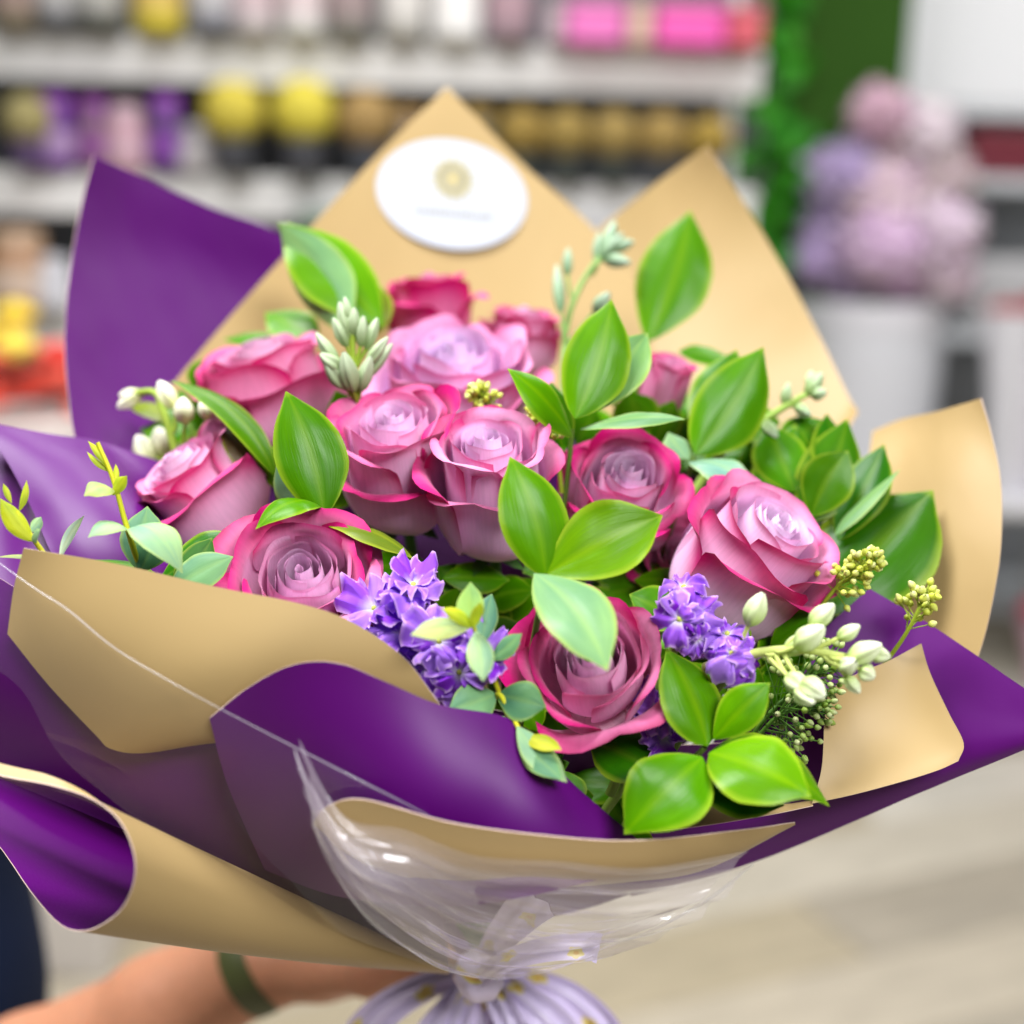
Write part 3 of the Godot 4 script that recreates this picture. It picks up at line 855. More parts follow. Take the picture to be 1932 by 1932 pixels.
# ---------------------------------------------------------------- the bouquet
func bouquet() -> void:
	rose("front rose with a leaf lying across its open heart", 1112, 1240, .560, 160, Vector3(-0.12, 0.50, 0.86), 11, {"lav": 0.0, "tall": 1.1, "turn": 0.6, "red": 0.12, "curl": 1.7})
	rose("wide open rose in front above the gold flap at the left", 568, 1078, .580, 166, Vector3(0.06, 0.52, 0.85), 22, {"lav": 0.12, "tall": 0.95, "drop": 0.78, "curl": 2.2, "turn": 1.9, "red": 0.05})
	rose("rose left of centre with the neat spiral heart", 742, 806, .630, 152, Vector3(-0.06, 0.74, 0.67), 33, {"lav": 0.3, "tall": 1.62, "turn": 0.2, "drop": 0.93})
	rose("tall narrow rose in the middle, half behind an upright leaf", 918, 846, .612, 138, Vector3(-0.05, 0.76, 0.65), 44, {"lav": 0.55, "tall": 2.0, "turn": 2.7, "drop": 0.95})
	rose("small rose right of centre above two pointed leaves", 1185, 894, .635, 128, Vector3(0.12, 0.62, 0.78), 55, {"lav": 0.3, "tall": 1.45, "turn": 4.0, "curl": 1.8})
	rose("large rose at the right, leaning to the right", 1462, 1004, .612, 172, Vector3(0.50, 0.66, 0.56), 66, {"lav": 0.65, "tall": 1.5, "turn": 5.0, "drop": 0.92})
	rose("rose at the left edge, turned away beside the white flowers", 338, 880, .65, 136, Vector3(-0.55, 0.72, 0.42), 77, {"lav": 0.1, "tall": 1.45, "turn": 0.9, "red": 0.1})
	rose("dark-edged rose at the back left, seen from the side", 488, 672, .71, 152, Vector3(-0.22, 0.92, 0.30), 88, {"lav": 0.0, "tall": 1.3, "turn": 3.3, "red": 0.2})
	rose("pale lilac rose behind the centre, open to the sky", 858, 672, .705, 176, Vector3(0.02, 0.80, 0.60), 99, {"lav": 1.0, "tall": 1.3, "turn": 1.1, "edge_amount": 0.75, "curl": 1.7})
	rose("crimson rose farthest back below the sticker", 812, 534, .79, 98, Vector3(-0.05, 0.97, 0.18), 111, {"lav": 0.0, "tall": 1.35, "turn": 2.2, "red": 0.75})
	rose("small pink rose at the back right of the crimson one", 990, 596, .78, 84, Vector3(0.1, 0.97, 0.2), 122, {"lav": 0.2, "tall": 1.5, "turn": 0.4, "red": 0.2})
	rose("pink rose bud at the back right between the leaves", 1266, 694, .715, 80, Vector3(0.2, 0.8, 0.5), 133, {"lav": 0.0, "tall": 1.7, "n": 20, "tmax": 0.75, "guard": 0, "red": 0.6})

	rose("half-hidden deep pink rose between the two right roses", 1296, 1040, .66, 112, Vector3(-0.05, 0.62, 0.75), 144, {"lav": 0.0, "tall": 1.5, "turn": 2.0, "red": 0.3})

	var bright := lin(88, 145, 0)
	var mid := lin(66, 123, 0)
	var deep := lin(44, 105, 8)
	var pale := lin(144, 181, 122)  # paler underside green; also carries gloss painted into some leaves
	var olive := lin(115, 130, 30)
	var gs := lin(87, 121, 40)
	var F := Vector3(0, 0.25, 1)
	var Rs := "sprigs of glossy green leaves"
	sprig("leafy_sprig", "three-leaf sprig in the centre in front of the roses", "leaf sprig", v3([960, 1500, .62, 1000, 1250, .575, 1030, 1085, .55]), [
		[1030, 1088, .552, 965, 860, .555, 136, Vector3(0.25, 0.15, 1), 0.05, -0.15, 0.05, bright],
		[1028, 1086, .552, 1250, 966, .555, 150, Vector3(-0.1, 0.35, 1), 0.05, 0.12, 0.08, lin(97, 143, 0)],
		[1008, 1082, .548, 1146, 1258, .510, 138, Vector3(-0.1, 0.75, 0.65), 0.06, -0.12, 0.04, pale.lerp(bright, 0.25)]], "leaf", gs, 0.0016, 0.0012, Rs)  # gloss of the lower leaf painted in as a pale tone
	sprig("leafy_sprig", "sprig left of centre with one large upright leaf", "leaf sprig", v3([700, 1500, .66, 640, 1200, .62, 604, 985, .60]), [
		[612, 975, .598, 540, 735, .602, 138, Vector3(0.2, 0.2, 1), 0.04, -0.14, 0.06, lin(73, 129, 0)],
		[600, 985, .605, 525, 860, .612, 90, Vector3(-0.5, 0.1, 1), 0.02, -0.1, 0.0, lin(119, 155, 110)],
		[606, 957, .597, 482, 990, .575, 78, Vector3(0.1, 1.0, 0.35), 0.22, -0.25, 0.06, bright],
		[610, 988, .600, 782, 1045, .588, 80, Vector3(0.35, 0.9, 0.25), 0.10, -0.3, 0.05, olive],
		[600, 1000, .605, 420, 1035, .60, 60, Vector3(0.0, 0.95, 0.2), 0.10, -0.3, 0.05, bright]], "leaf", gs, 0.0016, 0.0012, Rs)
	sprig("leafy_sprig", "broad leaf pair with painted pale gloss at the back left below the gold sheet", "leaf sprig", v3([760, 1200, .74, 720, 800, .73, 690, 620, .725]), [
		[655, 625, .722, 528, 420, .735, 118, Vector3(-0.6, 0.6, 0.7), -0.05, -0.12, -0.03, lin(136, 181, 110)],  # left leaf coloured pale mint in place of its gloss
		[722, 615, .728, 540, 420, .745, 150, Vector3(0.45, 0.1, 1), 0.05, -0.1, 0.0, bright],
		[700, 640, .73, 690, 520, .745, 110, Vector3(0.2, 0.2, 1), 0.03, -0.1, 0.0, olive],
		[600, 640, .745, 500, 590, .76, 90, Vector3(0, 0.6, 1), 0.03, -0.1, 0.0, bright],
		[590, 650, .745, 420, 640, .755, 60, Vector3(0, 0.8, 0.6), 0.05, -0.1, 0.0, mid]], "leaf", gs, 0.0016, 0.0012, Rs)
	sprig("leafy_sprig", "sprig behind the centre with a tall oval leaf", "leaf sprig", v3([1000, 1300, .68, 1060, 980, .645, 1080, 810, .63]), [
		[1085, 790, .628, 1155, 563, .640, 130, Vector3(0.1, 0.15, 1), 0.03, -0.14, 0.03, bright],
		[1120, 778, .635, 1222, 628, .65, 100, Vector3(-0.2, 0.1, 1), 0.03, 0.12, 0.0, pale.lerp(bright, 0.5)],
		[1080, 825, .628, 968, 690, .612, 92, Vector3(0.75, 0.35, 0.7), 0.10, -0.2, 0.08, bright],
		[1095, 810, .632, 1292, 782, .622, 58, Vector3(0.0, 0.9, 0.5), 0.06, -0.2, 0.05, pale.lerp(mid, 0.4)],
		[1062, 850, .632, 1040, 720, .65, 80, Vector3(0.5, 0.3, 1), 0.03, -0.1, 0.0, mid]], "leaf", gs, 0.0016, 0.0011, Rs)
	sprig("leafy_sprig", "single tall leaf at the back right in front of the gold sheet", "leaf sprig", v3([1150, 1100, .74, 1190, 800, .75, 1222, 640, .755]), [
		[1222, 645, .755, 1302, 398, .775, 142, Vector3(-0.1, 0.1, 1), 0.02, -0.12, 0.0, lin(78, 134, 0), 1.1]], "leaf", gs, 0.0016, 0.0011, Rs)
	sprig("leafy_sprig", "sprig at the right with a shiny streaked leaf and a curled one", "leaf sprig", v3([1180, 1300, .68, 1250, 1050, .67, 1310, 860, .665]), [
		[1312, 858, .665, 1440, 655, .68, 138, Vector3(0.35, 0.45, 0.9), 0.03, -0.14, 0.0, lin(78, 137, 4), 0.95],
		[1320, 850, .675, 1390, 660, .70, 110, Vector3(-0.3, 0.3, 1), 0.02, -0.1, 0.0, mid],
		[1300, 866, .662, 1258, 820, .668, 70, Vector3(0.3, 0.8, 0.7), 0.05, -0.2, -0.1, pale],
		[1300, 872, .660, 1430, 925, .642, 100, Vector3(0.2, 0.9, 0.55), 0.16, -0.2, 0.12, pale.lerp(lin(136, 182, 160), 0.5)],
		[1280, 664, .745, 1400, 690, .75, 60, Vector3(0, 0.8, 0.8), 0.05, -0.1, 0.0, mid]], "leaf", gs, 0.0016, 0.0011, Rs)
	sprig("leafy_sprig", "sprig of broad dark leaves at the right in front of the gold sheet", "leaf sprig", v3([1330, 1450, .66, 1450, 1180, .655, 1560, 1010, .665]), [
		[1520, 985, .665, 1598, 790, .685, 122, Vector3(0.1, 0.4, 0.9), 0.03, -0.1, 0.0, lin(60, 113, 0), 0.95],
		[1500, 930, .67, 1450, 800, .69, 105, Vector3(-0.2, 0.4, 0.9), 0.03, -0.1, 0.0, mid],
		[1530, 975, .662, 1600, 850, .665, 104, Vector3(0.4, 0.6, 0.7), 0.03, 0.1, 0.0, lin(75, 127, 0)],
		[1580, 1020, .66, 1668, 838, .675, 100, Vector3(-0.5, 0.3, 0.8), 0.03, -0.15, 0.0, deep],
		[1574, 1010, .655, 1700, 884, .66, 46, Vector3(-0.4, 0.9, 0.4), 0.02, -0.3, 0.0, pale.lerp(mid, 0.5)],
		[1440, 1000, .668, 1500, 800, .69, 130, Vector3(-0.1, 0.45, 0.9), 0.03, -0.1, 0.0, mid],
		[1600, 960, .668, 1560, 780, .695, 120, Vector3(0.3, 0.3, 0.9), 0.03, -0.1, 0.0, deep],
		[1610, 1080, .66, 1700, 930, .678, 120, Vector3(-0.3, 0.5, 0.9), 0.03, -0.1, 0.0, mid],
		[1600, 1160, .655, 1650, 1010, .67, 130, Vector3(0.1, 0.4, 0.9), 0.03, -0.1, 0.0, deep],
		[1545, 1160, .645, 1760, 925, .665, 230, Vector3(-0.25, 0.35, 0.9), 0.02, -0.12, 0.0, lin(51, 102, 0), 1.0]], "leaf", gs, 0.0016, 0.0011, Rs)
	sprig("leafy_sprig", "sprig of five round leaves at the lower right above the gold flap", "leaf sprig", v3([1120, 1640, .60, 1240, 1500, .57, 1330, 1410, .548]), [
		[1335, 1408, .548, 1262, 1222, .556, 138, Vector3(0.5, 0.15, 0.9), 0.03, -0.14, 0.05, lin(78, 130, 0), 0.95],
		[1345, 1395, .548, 1452, 1288, .545, 84, Vector3(0.3, 0.6, 0.8), 0.08, -0.16, 0.08, bright],
		[1325, 1428, .545, 1176, 1562, .528, 172, Vector3(-0.1, 0.8, 0.7), 0.12, -0.1, 0.10, lin(88, 149, 0), 0.9],
		[1338, 1420, .543, 1530, 1494, .520, 168, Vector3(0.1, 0.75, 0.75), 0.10, -0.12, 0.06, lin(102, 155, 0), 0.9],
		[1340, 1418, .552, 1570, 1508, .540, 150, Vector3(0.25, 0.75, 0.6), 0.12, -0.1, 0.08, lin(84, 137, 0), 0.9],
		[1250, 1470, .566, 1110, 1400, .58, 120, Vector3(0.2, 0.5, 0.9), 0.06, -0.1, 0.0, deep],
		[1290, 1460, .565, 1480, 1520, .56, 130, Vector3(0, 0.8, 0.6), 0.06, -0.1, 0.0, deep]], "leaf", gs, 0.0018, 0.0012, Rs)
	sprig("leafy_sprig", "long arching leaf over the roses at the left", "leaf sprig", v3([560, 1300, .66, 540, 1050, .655, 520, 905, .645]), [
		[520, 900, .645, 320, 718, .66, 82, Vector3(0.55, 0.75, 0.5), 0.13, -0.12, 0.0, lin(73, 120, 0)],
		[505, 905, .65, 418, 800, .655, 66, Vector3(0.3, 0.5, 0.8), 0.05, -0.2, 0.0, lin(87, 73, 40)]], "leaf", gs, 0.0014, 0.0012, Rs)
	sprig("leafy_sprig", "small leaf under the wide open rose beside the gold flap", "leaf sprig", v3([420, 1400, .62, 340, 1200, .60, 290, 1092, .59]), [
		[300, 1092, .588, 165, 1058, .60, 44, Vector3(0.1, 0.95, 0.4), 0.06, -0.2, 0.0, mid],
		[300, 1096, .595, 460, 1010, .60, 90, Vector3(0, 0.6, 0.8), 0.06, -0.1, 0.0, deep]], "leaf", gs, 0.0014, 0.0012, Rs)

	# eucalyptus: paler, matte, yellow-green stems
	var ey := lin(206, 206, 40)
	var eu := lin(112, 162, 104)
	var eu2 := lin(164, 202, 138)
	var young := lin(204, 214, 40)
	var Es := "eucalyptus shoots"
	sprig("eucalyptus_shoot", "eucalyptus shoot standing at the left before the purple sheet", "eucalyptus", v3([330, 1180, .585, 268, 1075, .572, 238, 990, .568, 214, 905, .566, 184, 835, .566]), [
		[240, 1000, .567, 168, 1004, .552, 58, Vector3(0.05, 0.9, 0.5), 0.22, -0.25, 0.12, eu2],
		[240, 1002, .567, 345, 1062, .550, 86, Vector3(0.3, 0.85, 0.55), 0.26, -0.15, 0.14, eu2],
		[262, 1078, .571, 278, 955, .580, 84, Vector3(0.2, 0.15, 1), 0.03, -0.12, 0.0, eu],
		[262, 1080, .569, 300, 985, .572, 70, Vector3(-0.1, 0.15, 1), 0.03, -0.12, 0.0, lin(96, 150, 92)],
		[215, 925, .565, 160, 928, .555, 54, Vector3(0, 0.8, 0.6), 0.20, -0.25, 0.14, lin(186, 200, 110)],
		[212, 935, .566, 240, 898, .562, 26, Vector3(0.3, 0.4, 0.9), 0.05, -0.3, 0.0, young],
		[205, 885, .566, 166, 832, .566, 16, Vector3(0.3, 0.2, 1), 0.05, -0.3, 0.0, young],
		[206, 885, .566, 190, 858, .566, 14, Vector3(-0.4, 0.2, 1), 0.05, -0.3, 0.0, young],
		[206, 890, .567, 164, 852, .568, 12, Vector3(0.4, 0.2, 1), 0.05, -0.3, 0.0, young],
		[218, 920, .566, 218, 875, .568, 12, Vector3(0.4, 0.2, 1), 0.05, -0.3, 0.0, young],
		[318, 1115, .575, 440, 1050, .578, 78, Vector3(0.1, 0.5, 0.9), 0.05, -0.1, 0.0, eu],
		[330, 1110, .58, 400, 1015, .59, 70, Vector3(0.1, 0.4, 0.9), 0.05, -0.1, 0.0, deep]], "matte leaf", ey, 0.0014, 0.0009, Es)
	sprig("eucalyptus_shoot", "yellow eucalyptus tip at the far left edge", "eucalyptus", v3([160, 1140, .575, 95, 1060, .566, 60, 1012, .562, 30, 965, .56]), [
		[62, 1022, .561, 0, 940, .558, 40, Vector3(0.2, 0.3, 1), 0.04, -0.3, 0.0, young],
		[58, 1005, .562, 78, 975, .565, 22, Vector3(0.5, 0.3, 1), 0.04, -0.2, 0.0, eu2],
		[22, 950, .56, 6, 912, .56, 12, Vector3(0.2, 0.3, 1), 0.04, -0.2, 0.0, young],
		[36, 965, .562, 50, 906, .563, 14, Vector3(0.4, 0.3, 1), 0.06, -0.2, 0.0, young],
		[60, 1020, .56, 76, 1000, .55, 26, Vector3(0.2, 0.3, 1), 0.04, -0.2, 0.0, eu2],
		[112, 1058, .568, 160, 972, .572, 20, Vector3(0.7, 0.4, 0.6), -0.12, -0.2, 0.0, lin(196, 216, 176)],
		[92, 1060, .566, -10, 1052, .57, 14, Vector3(0.1, 0.7, 0.6), 0.05, -0.2, 0.0, lin(160, 170, 100)]], "matte leaf", ey, 0.0013, 0.0008, Es)
	sprig("eucalyptus_shoot", "star-shaped eucalyptus tip in front of the large purple flower", "eucalyptus", v3([985, 1420, .575, 950, 1330, .56, 920, 1250, .545, 893, 1182, .53]), [
		[893, 1186, .530, 888, 1098, .536, 54, Vector3(-0.15, 0.2, 1), 0.04, -0.14, 0.0, lin(150, 190, 90)],
		[890, 1184, .530, 776, 1196, .520, 48, Vector3(0.05, 0.5, 0.9), 0.06, -0.14, 0.04, lin(196, 208, 122)],
		[898, 1190, .530, 912, 1284, .520, 54, Vector3(0.15, 0.35, 0.9), 0.05, -0.14, 0.04, lin(172, 206, 140)],
		[892, 1184, .529, 832, 1148, .524, 28, Vector3(0.1, 0.4, 0.9), 0.06, -0.3, 0.0, young],
		[894, 1184, .529, 906, 1136, .522, 30, Vector3(0.5, 0.2, 0.9), 0.06, -0.4, 0.0, young],
		[910, 1215, .540, 928, 1120, .552, 50, Vector3(0.3, 0.2, 1), 0.04, -0.14, 0.0, lin(92, 140, 104)],
		[925, 1245, .545, 985, 1195, .54, 40, Vector3(-0.2, 0.5, 0.8), 0.05, -0.14, 0.0, eu]], "matte leaf", ey, 0.0012, 0.0008, Es)
	sprig("eucalyptus_shoot", "eucalyptus shoot below the front rose along the purple sheet", "eucalyptus", v3([900, 1500, .60, 905, 1400, .575, 936, 1312, .552, 962, 1344, .546, 990, 1398, .54]), [
		[936, 1310, .552, 846, 1338, .545, 84, Vector3(0, 0.5, 0.85), 0.08, -0.1, 0.08, eu],
		[938, 1310, .551, 1028, 1330, .543, 82, Vector3(0, 0.45, 0.9), 0.10, -0.1, 0.1, lin(96, 150, 92)],
		[985, 1390, .541, 1060, 1415, .532, 40, Vector3(0, 0.7, 0.7), 0.06, -0.2, 0.0, lin(196, 196, 30)],
		[975, 1370, .541, 1070, 1476, .534, 62, Vector3(0.4, 0.4, 0.8), 0.05, -0.14, 0.0, eu2],
		[980, 1395, .54, 1062, 1472, .529, 56, Vector3(-0.2, 0.5, 0.8), 0.04, -0.14, 0.0, eu]], "matte leaf", ey, 0.0013, 0.0009, Es)

	# purple stock
	stock("large cluster of violet stock florets above the purple front sheet", v3([860, 1600, .60, 820, 1400, .58, 790, 1230, .565]), [
		[706, 1150, .572, 54, Vector3(-0.3, 0.6, 0.8), 7, 0.5], [772, 1128, .570, 58, Vector3(0.1, 0.75, 0.6), 7, 0.4],
		[758, 1196, .568, 50, Vector3(-0.2, 0.35, 0.95), 8, 0.5], [828, 1212, .556, 58, Vector3(0.1, 0.4, 0.9), 8, 0.5],
		[866, 1270, .553, 54, Vector3(0.1, 0.2, 1), 8, 0.6], [806, 1258, .565, 48, Vector3(-0.1, 0.2, 1), 7, 0.5],
		[915, 1232, .548, 50, Vector3(0.5, 0.5, 0.8), 7, 0.4], [780, 1105, .57, 40, Vector3(0.1, 0.9, 0.3), 5, 0.2], [872, 1312, .556, 40, Vector3(0.2, -0.1, 1), 7, 0.5]], 5)
	stock("violet stock floret between the front rose and the right rose", v3([1150, 1500, .60, 1240, 1300, .59, 1290, 1180, .575]), [
		[1290, 1110, .566, 42, Vector3(-0.2, 0.7, 0.7), 7, 1.1], [1310, 1160, .560, 44, Vector3(0.4, 0.4, 0.9), 8, 0.9], [1282, 1170, .556, 40, Vector3(-0.3, 0.1, 1), 7, 0.8], [1315, 1205, .562, 32, Vector3(0.1, -0.4, 0.9), 5, 0.6]], 15)
	stock("closed lilac stock floret at the foot of the pale bud stem", v3([1180, 1560, .60, 1290, 1380, .585, 1390, 1250, .568]), [
		[1380, 1235, .556, 44, Vector3(-0.1, 0.3, 1), 9, 1.2], [1412, 1240, .558, 40, Vector3(0.6, 0.2, 0.9), 8, 1.1], [1372, 1198, .562, 30, Vector3(0.1, 0.9, 0.4), 5, 0.8], [1392, 1330, .560, 34, Vector3(0.3, 0.0, 1), 6, 0.8]], 25)
	stock("shaded violet stock floret below the front rose", v3([1120, 1560, .61, 1190, 1460, .60, 1240, 1370, .585]), [
		[1235, 1340, .575, 48, Vector3(0.2, 0.3, 0.9), 7, 0.5], [1250, 1390, .572, 44, Vector3(0.2, 0.0, 1), 7, 0.7]], 35)

	# pale bud spikes
	var bs := lin(190, 204, 110)
	var bc := lin(166, 192, 92)
	var bw := lin(226, 234, 200)
	budded("bud_spike", "pale green bud spike at the right above the gold flap", "bud spike", v3([1330, 1260, .575, 1430, 1232, .556, 1520, 1226, .548, 1600, 1240, .544, 1655, 1232, .542]), [
		[1528, 1180, .547, 1574, 1140, .545, 20], [1500, 1222, .545, 1556, 1182, .540, 24], [1480, 1232, .55, 1540, 1196, .552, 20], [1580, 1205, .543, 1622, 1180, .541, 15],
		[1600, 1245, .541, 1664, 1216, .538, 22], [1590, 1262, .541, 1614, 1248, .534, 18], [1622, 1262, .540, 1650, 1280, .537, 18], [1596, 1276, .541, 1622, 1308, .539, 14],
		[1485, 1275, .545, 1520, 1302, .538, 22], [1510, 1285, .541, 1556, 1316, .534, 24], [1500, 1300, .541, 1536, 1328, .534, 18], [1640, 1232, .541, 1680, 1240, .54, 16], [1412, 1180, .555, 1440, 1118, .55, 22]], 0.0022, bs, bc, bw, "bud spikes in the bouquet")
	budded("bud_spike", "downy grey-green bud cluster at the back left before the lilac rose", "bud spike", v3([700, 900, .68, 682, 790, .665, 668, 735, .65, 666, 660, .648, 660, 590, .648]), [
		[660, 640, .648, 640, 570, .648, 13], [668, 635, .648, 668, 580, .646, 12], [655, 655, .648, 628, 600, .646, 12], [680, 655, .648, 686, 596, .646, 12], [690, 660, .65, 712, 600, .65, 12],
		[640, 690, .645, 596, 628, .645, 13], [650, 700, .645, 604, 668, .642, 17], [690, 690, .645, 732, 636, .645, 12], [655, 735, .648, 612, 676, .642, 18], [668, 738, .645, 648, 664, .638, 18], [680, 738, .648, 700, 672, .642, 15], [690, 715, .65, 740, 648, .65, 11], [660, 610, .648, 650, 560, .648, 10]], 0.0018, lin(140, 164, 44), lin(124, 148, 84), lin(190, 206, 172), "bud spikes in the bouquet")
	budded("bud_spike", "slender bud spike bending over at the back before the gold sheets", "bud spike", v3([1060, 900, .72, 1064, 700, .735, 1070, 610, .745, 1090, 550, .755, 1120, 500, .76, 1150, 462, .765]), [
		[1140, 480, .762, 1160, 418, .768, 14], [1150, 470, .762, 1196, 456, .76, 13], [1140, 490, .762, 1190, 496, .755, 14], [1130, 490, .762, 1176, 440, .76, 12], [1128, 500, .765, 1130, 440, .77, 11],
		[1058, 590, .74, 1050, 500, .75, 12], [1070, 520, .755, 1072, 468, .76, 10], [1120, 590, .735, 1150, 552, .73, 14]], 0.0021, lin(126, 164, 84), lin(104, 140, 92), lin(164, 186, 160), "bud spikes in the bouquet")
	budded("bud_spike", "long bud spike pointing right before the folded gold corner", "bud spike", v3([1290, 960, .69, 1360, 855, .69, 1430, 800, .695, 1500, 756, .70, 1545, 730, .70]), [
		[1520, 745, .70, 1552, 704, .70, 15], [1530, 745, .70, 1560, 740, .695, 14], [1500, 765, .70, 1530, 784, .695, 12], [1480, 765, .70, 1488, 722, .70, 11], [1530, 735, .70, 1530, 700, .705, 12], [1440, 795, .69, 1466, 826, .685, 13]], 0.0024, lin(140, 170, 70), lin(130, 160, 76), lin(172, 194, 160), "bud spikes in the bouquet")
	budded("bud_spike", "white bud cluster with a drooping tip at the left edge", "bud spike", v3([400, 1000, .70, 340, 880, .69, 310, 780, .69, 290, 740, .695, 240, 745, .70]), [
		[290, 880, .71, 258, 822, .71, 24], [312, 866, .71, 298, 806, .71, 24], [286, 930, .70, 256, 890, .70, 17], [350, 800, .685, 345, 750, .685, 20], [380, 850, .67, 412, 810, .67, 16], [290, 862, .71, 240, 872, .71, 17], [262, 745, .70, 222, 770, .70, 15], [270, 745, .70, 225, 745, .70, 14], [330, 770, .69, 300, 720, .695, 18], [392, 790, .675, 378, 758, .675, 12]], 0.0024, lin(150, 176, 60), lin(196, 206, 120), lin(246, 244, 226), "bud spikes in the bouquet")
	sprig("leafy_sprig", "small soft leaves beside the white buds at the left edge", "leaf sprig", v3([420, 1000, .71, 360, 860, .715, 320, 790, .72]), [
		[330, 800, .72, 240, 760, .73, 40, Vector3(0.1, 0.7, 0.7), 0.06, -0.15, 0.05, olive],
		[335, 815, .72, 262, 806, .73, 44, Vector3(0.0, 0.6, 0.8), 0.06, -0.15, 0.05, mid],
		[350, 850, .715, 430, 835, .70, 40, Vector3(0.2, 0.7, 0.6), 0.06, -0.15, 0.05, olive],
		[325, 795, .72, 345, 735, .735, 44, Vector3(0.2, 0.4, 0.9), 0.04, -0.15, 0.0, mid]], "leaf", gs, 0.0014, 0.0011, Rs)
	# fillers
	var fs := lin(140, 160, 40)
	var fc := lin(190, 200, 60)
	filler("yellow-green filler sprig below the right rose", v3([1480, 1250, .62, 1560, 1130, .61, 1600, 1090, .605, 1650, 1052, .60]), 90, .010, .0032, fs, fc, 1)
	filler("thin filler sprig rising at the right over the purple corner", v3([1640, 1290, .62, 1700, 1210, .605, 1728, 1160, .60, 1745, 1118, .60]), 34, .010, .0036, fs, fc, 2)
	filler("tiny filler buds between the lilac rose and the middle rose", v3([960, 880, .66, 940, 790, .645, 920, 755, .64, 900, 740, .64]), 70, .007, .0030, fs, fc, 3)
	filler("tiny filler buds right of the middle rose", v3([1060, 930, .64, 1050, 850, .635, 1030, 790, .635, 1010, 770, .64]), 70, .007, .0030, fs, fc, 4)
	filler("dark feathery filler behind the pale bud spike", v3([1380, 1450, .60, 1440, 1360, .59, 1500, 1300, .59, 1560, 1250, .59]), 90, .022, .0030, lin(70, 110, 30), lin(120, 150, 50), 5)
	filler("dark feathery filler above the gold flap at the right", v3([1330, 1480, .60, 1420, 1400, .59, 1470, 1350, .585, 1540, 1330, .585]), 80, .020, .0028, lin(70, 110, 30), lin(110, 140, 40), 6)
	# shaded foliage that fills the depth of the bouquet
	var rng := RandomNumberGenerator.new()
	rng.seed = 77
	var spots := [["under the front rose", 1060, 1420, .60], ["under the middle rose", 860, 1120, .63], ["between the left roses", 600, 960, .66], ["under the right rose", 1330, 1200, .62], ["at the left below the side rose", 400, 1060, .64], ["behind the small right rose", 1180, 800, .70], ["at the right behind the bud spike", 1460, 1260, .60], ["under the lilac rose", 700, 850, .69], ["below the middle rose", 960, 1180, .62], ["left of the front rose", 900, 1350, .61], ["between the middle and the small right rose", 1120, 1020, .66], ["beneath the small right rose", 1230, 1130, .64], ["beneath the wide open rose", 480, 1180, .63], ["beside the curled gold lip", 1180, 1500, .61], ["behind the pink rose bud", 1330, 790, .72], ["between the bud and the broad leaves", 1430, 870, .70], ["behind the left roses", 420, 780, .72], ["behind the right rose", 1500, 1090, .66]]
	for s in spots:
		var lv := []
		for k in 9:
			var a := rng.randf() * TAU
			var ln := rng.randf_range(90, 150)
			var bx: float = s[1] + rng.randf_range(-60, 60)
			var by: float = s[2] + rng.randf_range(-40, 60)
			var bd: float = s[3] + rng.randf_range(0.0, 0.03)
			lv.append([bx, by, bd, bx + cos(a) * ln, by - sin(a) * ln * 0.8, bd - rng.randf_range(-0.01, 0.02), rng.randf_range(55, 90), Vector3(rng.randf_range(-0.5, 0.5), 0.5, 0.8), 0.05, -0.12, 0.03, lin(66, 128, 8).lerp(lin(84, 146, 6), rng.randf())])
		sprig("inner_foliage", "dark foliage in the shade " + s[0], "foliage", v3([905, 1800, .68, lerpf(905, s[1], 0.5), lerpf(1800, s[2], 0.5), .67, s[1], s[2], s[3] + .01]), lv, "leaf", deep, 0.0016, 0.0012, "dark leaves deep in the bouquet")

# ---------------------------------------------------------------- the person who holds it
func smin(a: float, b: float, k: float) -> float:
	var h := clampf(0.5 + 0.5 * (b - a) / k, 0.0, 1.0)
	return lerpf(b, a, h) - k * h * (1.0 - h)

